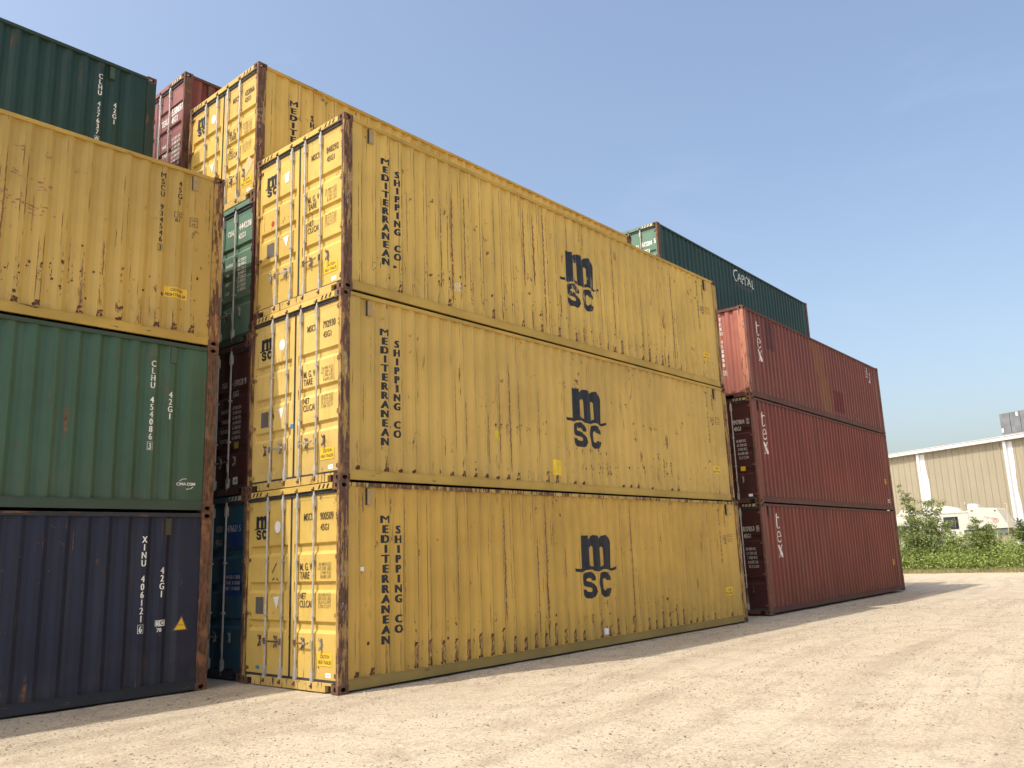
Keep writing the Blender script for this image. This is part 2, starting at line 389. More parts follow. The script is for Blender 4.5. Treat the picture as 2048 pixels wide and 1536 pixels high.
def side_mesh(H, mirror):
    mb = MB(); z0, z1 = .168, H-.055; vs = []; fs = []
    for x, d in SIDE:
        y = YO+(YI-YO)*d; y = W_-y if mirror else y
        vs += [(x, y, z0), (x, y, z1)]
    for i in range(len(SIDE)-1): fs.append((2*i, 2*i+2, 2*i+3, 2*i+1))
    mb.add(vs, fs); me = mb.mesh('side_wall')
    # outward orientation
    n = me.polygons[0].normal.y
    if (n > 0) != mirror: me.flip_normals()
    return me
def end_mesh(H, far):
    mb = MB(); z0, z1 = .13, H-.085; vs = []; fs = []
    for y, d in END:
        x = EX0+(EX1-EX0)*d; x = L_-x if far else x
        vs += [(x, y, z0), (x, y, z1)]
    for i in range(len(END)-1): fs.append((2*i, 2*i+2, 2*i+3, 2*i+1))
    mb.add(vs, fs); me = mb.mesh('end_wall')
    if (me.polygons[0].normal.x > 0) != far: me.flip_normals()
    return me
def roof_mesh(H):
    mb = MB(); x = .16; vs = []; fs = []; k = 0
    prof = []
    while x < L_-.2:
        prof += [(x, -.030), (x+.05, -.030), (x+.075, -.012), (x+.155, -.012), (x+.18, -.030)]; x += .209
    prof.append((L_-.16, -.030))
    for a, b in prof: vs += [(a, .07, H+b), (a, W_-.07, H+b)]
    for i in range(len(prof)-1): fs.append((2*i, 2*i+2, 2*i+3, 2*i+1))
    mb.add(vs, fs); mb.add([(.10,.06,H-.031),(.16,.07,H-.030),(.16,W_-.07,H-.030),(.10,W_-.06,H-.031)], [(0,1,2,3)])
    return mb.mesh('roof')

DZ = .036; DF = .045                      # groove depth and door face
def door_mesh(H, left, grooves):
    y0, y1 = (.064, 1.194) if not left else (1.244, 2.374)
    z0, z1 = .170, H-.160; mb = MB(); fw = .058; bk = DF+.05
    for a, b in (((DF, y0, z0), (bk, y0+fw, z1)), ((DF, y1-fw, z0), (bk, y1, z1)), ((DF, y0+fw, z0), (bk, y1-fw, z0+fw)), ((DF, y0+fw, z1-fw), (bk, y1-fw, z1))):
        mb.box(a, b)
    prof = [(z0+fw, DF+.003)]
    for g in sorted(grooves):                # g = top edge of the groove
        lo, hi = g-.17, g
        prof += [(lo, DF+.003), (lo+.05, DF+DZ), (hi-.03, DF+DZ), (hi, DF+.003)]
    prof.append((z1-fw, DF+.003))
    vs = []; fs = []
    for z, x in prof: vs += [(x, y0+fw, z), (x, y1-fw, z)]
    for i in range(len(prof)-1): fs.append((2*i, 2*i+2, 2*i+3, 2*i+1))
    mb.add(vs, fs)
    me = mb.mesh('door'); return me
def gasket_mesh(H, left):
    y0, y1 = (.055, 1.2165) if not left else (1.2215, 2.383)
    z0, z1 = .134, H-.098; mb = MB(); t = .032; a, b = DF+.002, DF+.03
    mb.box((a-.022, y0+.01, z1-t-.026), (b, y1, z1)); mb.box((a-.012, y0+.01, z0), (b, y1, z0+t))
    mb.box((a-.004, y1-.020 if not left else y0, z0+t), (b, y1 if not left else y0+.020, z1-t-.026))
    return mb.mesh('gasket')
BARX = .012
def bar_mesh(H, y):
    mb = MB(); mb.tube([(BARX, y, .10), (BARX, y, H-.075)], .0165, 10, 0)
    for zz, s_ in ((.085, 1), (H-.075, -1)):      # cams on the keepers
        mb.tube([(BARX, y, zz-.03), (BARX, y, zz+.03)], .023, 10, 1)
        mb.box((BARX-.028, y-.012, zz-.022), (BARX+.01, y+.034, zz+.004), 1)
        mb.box((BARX-.002, y+.02, zz-.036), (BARX+.03, y+.046, zz+.03), 1)
    return mb.mesh('locking_bar', False)
BRK = lambda H: ((.215, .15, .030), (H-.25, .15, .030), (H*.352, .03, .034), (H*.625, .03, .034))
def bracket_mesh(h, w_):
    mb = MB(); y = 0
    mb.box((BARX-.019, y-.021, -h/2), (DF-.002, y+w_, h/2))
    if h > .1: mb.tube([(BARX, y, -h/2-.02), (BARX, y, h/2+.02)], .0225, 10)
    return mb.mesh('bar_bracket')
def handle_mesh(H, y, sgn, z, outer, down):
    """flat lever from the bar and its hasp on the door"""
    mb = MB(); e = y+sgn*(.30 if not outer else .03)
    if outer and down:                       # lever hanging along the bar
        mb.tube([(BARX-.02, y, z+.02), (BARX-.032, y+sgn*.02, z-.05), (BARX-.03, y+sgn*.035, z-.2), (BARX-.02, y+sgn*.03, z-.36)], .009, 6)
    else:
        mb.box((BARX-.026, min(y, e), z-.012), (BARX-.016, max(y, e), z+.012)); mb.tube([(BARX-.021, e, z), (BARX-.03, e+sgn*.05, z+.01)], .011, 6)
    mb.box((BARX-.028, y-.022, z-.045), (BARX-.012, y+.022, z+.045))
    hy = y+sgn*(.16 if not outer else .17); w_ = .016
    mb.box((DF-.022, hy-w_, z-.075), (DF-.003, hy+w_, z+.075)); mb.tube([(BARX-.015, hy-.03, z+.05), (BARX-.012, hy, z+.085), (BARX-.0, hy+.02, z+.06), (DF-.01, hy+.012, z+.03)], .008, 6)
    mb.tube([(DF-.03, hy-.01, z-.03), (DF-.045, hy, z-.06), (DF-.03, hy+.015, z-.085)], .010, 6)
    return mb.mesh('door_handle')
def hinge_mesh():
    mb = MB(); mb.box((.004, -.030, -.03), (DF-.002, .034, .03)); mb.tube([(.010, -.032, -.045), (.010, -.032, .045)], .014, 8)
    mb.box((DF-.012, .034, -.022), (DF-.002, .085, .022)); return mb.mesh('hinge')

MAT_CAST = rusted('rust_casting', (.20, .13, .09), .9)
MAT_GALV = flat('galvanised', (.50, .48, .43), .5, .16, .25, 9)
MAT_GALV_R = rusted('galvanised_rusty', (.36, .34, .30), .22)
MAT_RUB = flat('rubber_grey', (.045, .046, .052), .6, .35)
MAT_DARK = flat('dark_inside', (.03, .03, .03), .9)
MAT_WOODF = flat('floor_dark', (.08, .06, .045), .9)

SILLM = {}
def container(label, group, org, yawz, H, mats, doors=False, near_end='wall', detail=True, cat='shipping container', grooves=None, post2=None):
    """mats: side, frame(rail), post, door"""
    side, rail, post, doorm = mats[:4]; toprail = mats[4] if len(mats) > 4 else rail
    t = empty('shipping_container', org, yawz); tag(t, label, cat, group)
    hk = round(H, 3)
    sw = link('side_wall', cached(('s', hk, 0), lambda: side_mesh(H, False)), side, t)
    link('side_wall', cached(('s', hk, 1), lambda: side_mesh(H, True)), side, t)
    link('roof', cached(('r', hk), lambda: roof_mesh(H)), rail, t)
    def fl():
        mb = MB(); mb.box((.05, .07, .11), (L_-.05, W_-.07, .15)); x = .4
        while x < L_-.3: mb.box((x, .06, .03), (x+.045, W_-.06, .11)); x += .42
        return mb.mesh('floor')
    link('floor', cached(('f',), fl), MAT_WOODF, t)
    # rails
    def brail(m):
        mb = MB(); y0, y1 = (.014, .060) if not m else (W_-.060, W_-.014)
        mb.box((.17, y0, .030), (L_-.17, y1, .165)); a, b = (.010, .075) if not m else (W_-.075, W_-.010)
        mb.box((.17, a, .165), (L_-.17, b, .173)); return mb.mesh('bottom_rail')
    def trail(m):
        mb = MB(); y0, y1 = (.010, .070) if not m else (W_-.070, W_-.010)
        mb.box((.17, y0, H-.076), (L_-.17, y1, H-.018)); return mb.mesh('top_rail')
    for m in (0, 1):
        link('bottom_rail', cached(('br', m), lambda: brail(m)), rail, t)
        link('top_rail', cached(('tr', hk, m), lambda: trail(m)), toprail, t)
    # posts and castings
    def pm(fx, fy):
        mb = MB(); dd = .058 if (doors and not fx) else .17
        a = [(0, 0), (.165, 0), (.165, .028), (.045, .028), (.045, dd), (0, dd)]
        a = [(L_-x if fx else x, W_-y if fy else y) for x, y in a]
        mb.prism([(x+(.003 if not fx else -.003), y+(.003 if not fy else -.003)) for x, y in a], 'z', .117, H-.117); return mb.mesh('corner_post')
    for fx in (0, 1):
        for fy in (0, 1):
            link('corner_post', cached(('p', hk, fx, fy, doors), lambda: pm(fx, fy)), post2 if (post2 and fx == 0 and fy == 0) else post, t)
            for fz in (0, 1):
                link('corner_casting', cached(('c', fx, fy, fz), lambda: casting_mesh(fx, fy, fz)), MAT_CAST, t,
                     ((L_-.178) if fx else 0, (W_-.162) if fy else 0, (H-.118) if fz else 0))
    # far end
    def erail(far, sill):
        mb = MB(); a, b = (.004, .06) if not far else (L_-.06, L_-.004)
        if sill:
            mb.box((a, .30, .016), (b, W_-.30, .128)); mb.box((a, .162, .10), (b, .30, .128)); mb.box((a, W_-.30, .10), (b, W_-.162, .128))
        else: mb.box((a, .162, H-.085), (b, W_-.162, H-.012))
        return mb.mesh('end_rail')
    link('end_wall', cached(('e', hk, 1), lambda: end_mesh(H, True)), side, t)
    for s_ in (0, 1): link('end_rail', cached(('er', hk, 1, s_), lambda: erail(True, s_)), rail, t)
    if not doors:
        link('end_wall', cached(('e', hk, 0), lambda: end_mesh(H, False)), doorm or side, t)
        def tunnel():
            mb = MB(); mb.box((.004, .16, .016), (.055, .50, .128)); mb.box((.004, W_-.50, .016), (.055, W_-.16, .128)); mb.box((.004, .50, .095), (.055, W_-.50, .128)); return mb.mesh('end_rail')
        for s_ in (0, 1): link('end_rail', cached(('er', hk, 0, s_), (lambda: tunnel()) if s_ else (lambda: erail(False, 0))), rail, t)
        return t, sw, None
    def header():
        mb = MB(); mb.box((.002, .162, H-.098), (.07, W_-.162, H-.010)); mb.box((.03, .058, H-.135), (.07, .162, H-.118)); return mb.mesh('door_header')
    def sill():
        mb = MB(); mb.box((.002, .30, .014), (.09, W_-.30, .134)); mb.box((.002, .162, .105), (.09, .30, .134)); mb.box((.002, W_-.30, .105), (.09, W_-.162, .134))
        mb.box((.06, .17, .02), (.07, .30, .105), 1); mb.box((.06, W_-.30, .02), (.07, W_-.17, .105), 1); return mb.mesh('door_sill')
    link('door_header', cached(('dh', hk), header), doorm, t); link('door_sill', cached(('ds',), sill), [SILLM.get(rail, rail), MAT_DARK], t)
    gr = grooves or [H*.708, H*.519, H*.328]
    gk = tuple(round(g, 3) for g in gr); out = []
    for left in (0, 1):
        dl = link('door', cached(('d', hk, left, gk), lambda: door_mesh(H, left, gr)), doorm, t); out.append(dl)
        link('gasket', cached(('g', hk, left), lambda: gasket_mesh(H, left)), MAT_RUB, dl)
        ys = (.615, 1.03) if not left else (1.40, 1.815)
        for k, y in enumerate(ys):
            link('locking_bar', cached(('b', hk, y), lambda: bar_mesh(H, y)), [MAT_GALV, MAT_CAST], dl)
            for bz, bh, bw in BRK(H): link('bar_bracket', cached(('bb', bh), lambda: bracket_mesh(bh, bw)), MAT_GALV, dl, (0, y, bz))
            outer = (k == 0) != bool(left); sgn = -1 if not left else 1
            link('door_handle', cached(('h', hk, y), lambda: handle_mesh(H, y, sgn, H*.222, outer, not left)), MAT_GALV_R, dl)
        for q in range(4):
            z = .235+(H-.49)*q/3
            if not left: hm = cached(('hi',), hinge_mesh); link('hinge', hm, post, dl, (0, .058, z))
            else:
                hm = cached(('hi2',), lambda: (lambda m_: (m_.transform(Matrix.Scale(-1, 4, (0, 1, 0))), m_.flip_normals(), m_)[2])(hinge_mesh()))
                link('hinge', hm, post, dl, (0, W_-.058, z))
    return t, sw, out

# surfaces for prints
def S_side(u_, v_, k=0): return (u_, side_y(u_)-.0022-k, v_)
def S_door(u_, v_, k=0): return (DF-.0022-k, -u_, v_)
def S_hdr(u_, v_, k=0): return (.002-.0022-k, -u_, v_)
def S_end(u_, v_, k=0): return (end_x(-u_)-.0022-k, -u_, v_)
def S_post(u_, v_, k=0): return (u_, .003-.002-k, v_)
SB = [x for x, d in SIDE]; EB = sorted(-y for y, d in END)

INK = (.022, .024, .030); YEL = (.555, .342, .069)
M_INK = worn('ink_black', INK, (.50, .37, .13), .12)
M_INKS = worn('ink_scuffed', INK, (.36, .30, .20), .50, 16)
M_INKD = flat('ink_door', (.105, .078, .042), .6)
M_WHT = worn('lettering_white', (.74, .72, .66), (.12, .12, .10), .10)
M_WDIM = worn('lettering_white_faded', (.50, .46, .42), (.10, .04, .04), .35)
M_LBLY = flat('label_yellow', (.78, .50, .04), .45, .08)
M_LBLW = flat('label_white', (.82, .82, .80), .4, .04)
M_PLATE = flat('plate_grey', (.13, .12, .11), .5, .1)
M_BLUE = flat('label_blue', (.06, .22, .38), .5, .2)
M_CHALK = worn('chalk', (.62, .60, .56), (.14, .09, .06), .45, 40)
M_TAN = flat('label_residue', (.58, .43, .22), .8, .05)
M_RED = flat('label_red', (.45, .06, .05), .5, .1)

def yellow_door_print(dr, dl, tcont, H, num, size, chk, plain=False, k=1., circle='round', missing=''):
    z = lambda a: a*H/2.896
    d = Decal(); T = lambda s_, yl, zt, w_, h: d.text(s_, -yl, z(zt)-h, w_, h, .006)
    T('MSCU', .905, 2.48, .25, .105); T(num, .505, 2.475, .315, .11); T('45G1' if size == 0 else '42G1', .495, 2.31, .20, .095); T(chk, .135, 2.455, .04, .10)
    T('M. G. W', .985, 1.765, .345, .105); T('TARE', .985, 1.64, .235, .10); T('NET', .985, 1.345, .16, .09); T('CU.CAP', .985, 1.235, .335, .10)
    rows = ['30.480 KGS', '67.200 LBS', '3.940 KGS', '8.680 LBS']
    for i, s_ in enumerate(rows): d.text(s_, -.535+(.0 if i < 2 else .05), z(1.765)-.048-i*.058, .30 if i < 2 else .25, .048, -.008, dbl=0)
    for i, s_ in enumerate(['26.540 KGS', '58.510 LBS', '76.4 CU.MT', '2.700 CU.FT']): d.text(s_, -.535, z(1.345)-.048-i*.055, .30, .046, -.008, dbl=0)
    d.build('lettering', M_INKD, dr, S_door)
    d = Decal(); logo(d, -2.225, z(2.145), .41, .365); d.build('lettering', M_INK, dl, S_door)
    d = Decal()
    if circle == 'round': d.ell(-1.583, z(2.32), .078, .092)
    else: d.poly([(-1.66, z(2.40)), (-1.52, z(2.43)), (-1.53, z(2.25)), (-1.64, z(2.24))])
    d.build('sticker', M_LBLW, dl, S_door, label='white sticker high on the door')
    d = Decal().rect(-2.14, z(1.03), -1.93, z(1.28)); d.build('data_plate', M_PLATE, dl, S_door)
    d = Decal().poly([(-1.665, z(1.28)), (-1.505, z(1.29)), (-1.57, z(1.10))]); d.build('sticker', M_LBLW, dl, S_door)
    for dn in ((dr,)):
        d = Decal().rect(-.535, z(.35), -.205, z(.525)); d.text('CAUTION', -.47, z(.45), .21, .052, .01, 1); d.text('HIGH TRAILER', -.52, z(.375), .30, .052, .01, 1)
        d.build('caution_label', [M_LBLY, M_INKD], dn, S_door)
        d = Decal().rect(-.345, z(.20), -.225, z(.262)); d.text('LINER', -.33, z(.22), .09, .02, .0, 1); d.build('sticker', [M_LBLW, M_BLUE], dn, S_door)
    hazard(tcont, H, flat('ink_stripe', (.045, .035, .025), .6), flat('header_yellow', (.60, .43, .12), .5))
def hazard(tcont, H, m1, m2, both=True):
    for a in ((-2.26, -1.90), (-.53, -.17)):
        d = Decal().rect(a[0], H-.088, a[1], H-.020, 0); x = a[0]+.02
        while x < a[1]-.06:
            d.poly([(x, H-.085), (x+.045, H-.085), (x+.08, H-.023), (x+.035, H-.023)], (), 1); x += .10
        d.build('hazard_stripes', [m2, m1], tcont, S_hdr)
def yellow_side_print(sw, tcont, H, num, chk, big=None, tx=.80, sx=1.08, lx=5.482, lm=None, name_m=None):
    nm = name_m or M_INK
    z = lambda a: a+(H-2.896)*.9
    d = Decal(); d.letters('MEDITERRANEAN', tx+.07, z(2.415), .1435, .116, .112, .02, dbl=.105)
    d.letters('SHIPPING CO', sx+.04, z(2.265), .1435, .116, .085, .02, dbl=.08); d.build('lettering', nm, sw, S_side, SB)
    if lx:
        d = Decal(); logo(d, lx, z(.918), 1.334, 1.187); d.build('lettering', lm or M_INK, sw, S_side, SB)
    code_far(sw, H, 'MSCU '+num, chk, M_INK)
def code_far(sw, H, code, chk, ink, size='45G1', lbl=True, extra=True):
    """owner code, size code and marks near the +x end of the side wall"""
    d = Decal(); d.letters(code, 11.178, H-.20, .1045, .078, .058, .0, dbl=.03)
    d.letters(chk, 11.178, H-.20-.1045*(len(code))-.03, .1, .078, .05, .0, dbl=.03); vb = H-.20-.1045*len(code)-.12
    d.frame(11.14, vb-.005, 11.216, vb+.105, .006)
    d.letters(size, 11.456, H-.24, .105, .078, .058, .0, dbl=.03)
    if extra:
        d.frame(11.36, H-.95, 11.50, H-.83, .008); d.text('iC', 11.385, H-.93, .09, .075, .01); d.text('81', 11.39, H-1.03, .06, .055, .01)
        d.frame(11.63, H-.98, 11.77, H-.80, .008); d.text('2,9m', 11.65, H-.87, .10, .04, .0); d.text("9'6\"", 11.66, H-.95, .08, .04, .0)
    d.build('lettering', ink, sw, S_side, SB)
    if lbl:
        d = Decal().rect(11.30, .67, 11.64, .86); d.text('CAUTION', 11.38, .775, .20, .05, .015, 1); d.text('HIGH TRAILER', 11.315, .695, .31, .05, .015, 1)
        d.build('caution_label', [M_LBLY, M_INKD], sw, S_side, SB)
def vents(sw, H, m, ends=(.52, 11.60)):
    for a in ends:
        mb = MB(); mb.box((a, YO-.016, H-.34), (a+.085, YO+.05, H-.10)); mb.box((a-.004, YO-.004, H-.335), (a, YO+.05, H-.095), 1)
        link('vent', mb.mesh('vent'), [m, MAT_RUB], sw)
def chalk(tcont, H, lines, seed=1):
    rd = random.Random(seed); d = Decal()
    for (x, z, s_, hh) in lines:
        for i, ch in enumerate(s_):
            d.text(ch, x+i*hh*.75+rd.uniform(-.004, .004), z+rd.uniform(-.01, .01), hh*.5, hh, -.025, 0, .3)
    d.build('chalk_marks', M_CHALK, tcont, S_post)

def rust_marks(sw, seed, longs=(), clusters=(), bottom=(), spots=(), p_edge=.35):
    '''scratches and rust runs that sit on the ridges of the side sheet'''
    rd = random.Random(seed); d = Decal()
    def strip(x, z0, z1, w_, mi=0, gap=.25, lean=0.):
        z = z1; xx = x; pl = []
        n_ = max(3, int((z1-z0)/.045))
        for i in range(n_+1):
            q = i/n_; xx = x+lean*(1-q)+rd.uniform(-.35, .35)*w_
            ww = w_*rd.uniform(.35, 1.15)*min(1, 6*q+.15, 6*(1-q)+.15); pl.append((xx, z1-(z1-z0)*q, ww))
        for (a, za, wa), (b, zb, wb) in zip(pl, pl[1:]):
            if rd.random() < gap: continue
            d.raw([(a-wa/2, za), (b-wb/2, zb), (b+wb/2, zb), (a+wa/2, za)], [(0, 1, 2, 3)], mi, rd.uniform(0, .0002))
    def blot(x, z, r_, mi=1):
        k = rd.randint(5, 8); d.poly([(x+math.cos(6.283*i/k)*r_*rd.uniform(.4, 1.2), z+math.sin(6.283*i/k)*r_*rd.uniform(.4, 1.4)) for i in range(k)], (), mi)
    for (x, z0, z1, w_) in longs:
        k0_ = round((x-X0)/PER); ex = x
        strip(ex, z0, z1, w_*2.1, 0, .05); strip(ex+w_*rd.uniform(-.6, .6), z0, z1, w_*.7, 1, .32); strip(ex+w_*rd.uniform(-.8, .8), z0, z0+(z1-z0)*.5, w_*.5, 1, .3)
        if rd.random() < .6: strip(ex+rd.choice((-1, 1))*rd.uniform(.03, .075), z0+rd.uniform(0, .4)*(z1-z0), z1-rd.uniform(0, .5)*(z1-z0), w_*.5, 1, .5)
    kk = 0; x = X0
    while x < X1-.2:
        for ex in (x+.002, x+.074):
            if rd.random() < p_edge:
                z1 = rd.uniform(.5, 2.4); strip(ex, max(.2, z1-rd.uniform(.15, .9)), z1, rd.uniform(.004, .008), rd.choice((0, 1, 1)), .4)
        x += PER
    for (xa, xb, hmin, hmax, pr) in bottom:
        x = X0
        while x < X1-.2:
            if xa <= x <= xb and rd.random() < pr:
                hh = rd.uniform(hmin, hmax); l, r_ = x+.006, x+.070
                for ex in (l, r_): strip(ex, .175, .175+hh*rd.uniform(.6, 1.1), rd.uniform(.010, .020), 1, .15)
                strip((l+r_)/2, .175, .175+hh*.8, .05, 0, .1); strip((l+r_)/2+rd.uniform(-.02, .02), .175, .175+hh*rd.uniform(.2, .7), .022, 1, .25)
                zz = .175+hh*rd.uniform(.7, 1.); blot((l+r_)/2, zz, .03); blot(l+.01, zz-.03, .02); blot(r_, zz+.01, .018); blot(r_-.01, .21, .03); blot(l, .2, .025)
            x += PER
    for (x, z, sx, sz, n_) in clusters:
        for _ in range(n_):
            a, b = x+rd.gauss(0, sx), z+rd.gauss(0, sz)
            if b < .2 or b > 2.75: continue
            r_ = round((a-X0-.038)/PER)*PER+X0+.038
            if abs(a-r_) < .10: a = r_+rd.uniform(-.03, .04)
            if rd.random() < .5: blot(a, b, rd.uniform(.008, .017)*(2. if rd.random() < .25 else 1))
            else: strip(a, b-rd.uniform(.02, .10), b+.02, rd.uniform(.005, .012), 1, .2)
    for (x, z, r_) in spots: blot(x, z, r_)
    o = d.build('rust_marks', [M_RUN, M_RUST], sw, lambda a, b, k=0: (a, side_y(a)-.0010-k*.6, b), SB); o['kind'] = 'stuff'
M_RUN = worn('rust_run', (.30, .165, .08), (.45, .29, .09), .45, 40); M_RUST = flat('rust_dark', (.115, .048, .024), .9, .45, 0, 30)

# paints
PY = paint('paint_yellow_side', YEL, bottom=.45, edge=.45, spots=.12, streak=.35)
PY2 = paint('paint_yellow_side_clean', (.575, .38, .096), bottom=.15, edge=.15, spots=.15, streak=.1)
PY3 = paint('paint_yellow_side_faded', (.62, .415, .10), bottom=.5, edge=.8, spots=.15, streak=.75)
PYL = paint('paint_yellow_side_left', (.50, .335, .085), bottom=.35, edge=.3, spots=.3, streak=.2)
PYD = paint('paint_yellow_door', (.63, .435, .112), vert=False, spots=.25, streak=.3, wash=.35)
PYD2 = paint('paint_yellow_door_dirty', (.68, .48, .15), vert=False, spots=.35, streak=.9, wash=.9)
RY = rusted('rail_yellow', (.52, .345, .08), -.42, False); RYB = rusted('rail_yellow_dirty', (.34, .235, .07), -.5, False)
RY2 = rusted('rail_yellow_rusty', (.50, .34, .10), .28, True)
PO = rusted('post_yellow_rust', (.44, .28, .09), .38)
PO2 = rusted('post_yellow_rust_heavy', (.40, .245, .09), .55)
GR = (.050, .125, .090)
PG = paint('paint_green_side', (.045, .100, .062), bottom=0, edge=.1, spots=.15, streak=.10, wash=.8, tint=(.07, .075, .05), rough=.5, ridge_light_wear=.18)
PG2 = paint('paint_green_dark', (.015, .046, .035), bottom=0, edge=.05, spots=.0, streak=.02, wash=.35, tint=(.04, .05, .04), rough=.5, ridge_light_wear=.14)
PGD = paint('paint_green_door', (.115, .21, .15), vert=False, spots=.1, streak=.1, wash=.4)
RG = rusted('rail_green', (.055, .085, .058), -.4, False)
POG = rusted('post_green_rust', (.085, .12, .08), .62)
PB = paint('paint_navy_side', (.013, .018, .042), bottom=0, edge=.0, spots=.15, streak=.05, wash=.7, tint=(.05, .05, .05), rough=.5)
RB = rusted('rail_navy', (.035, .038, .045), -.2, False)
POB = rusted('post_navy_rust', (.07, .07, .07), .8)
PT = paint('paint_teal_door', (.020, .075, .115), vert=False, spots=.1, streak=.1)
PR = paint('paint_red_side', (.165, .034, .018), bottom=.5, edge=.2, spots=.1, streak=.15, wash=.7, tint=(.08, .04, .025), ridge_light_wear=.75)
PR2 = paint('paint_red_faded', (.165, .041, .026), bottom=.3, edge=.2, spots=.1, streak=.25, wash=.8, tint=(.10, .055, .03), ridge_light_wear=.75)
PRD = paint('paint_red_door', (.27, .105, .095), vert=False, spots=.1, streak=.3)
PRE = paint('paint_red_end', (.33, .120, .092), vert=False, spots=.1, streak=.2)
RR = rusted('rail_red', (.125, .050, .036), -.1, False)
POR = rusted('post_red', (.21, .085, .06), .25)
POC = rusted('post_red_chipped', (.48, .20, .13), .15)
PM = paint('paint_maroon_door', (.060, .017, .015), vert=False, spots=.0, streak=.2)
PGY = paint('paint_plain', (.16, .10, .07), bottom=.3, edge=.3, spots=.3, streak=.3)

h45, h42 = 2.896, 2.591
G_A = 'containers of the front stacks'; G_B = 'containers of the stacks behind'
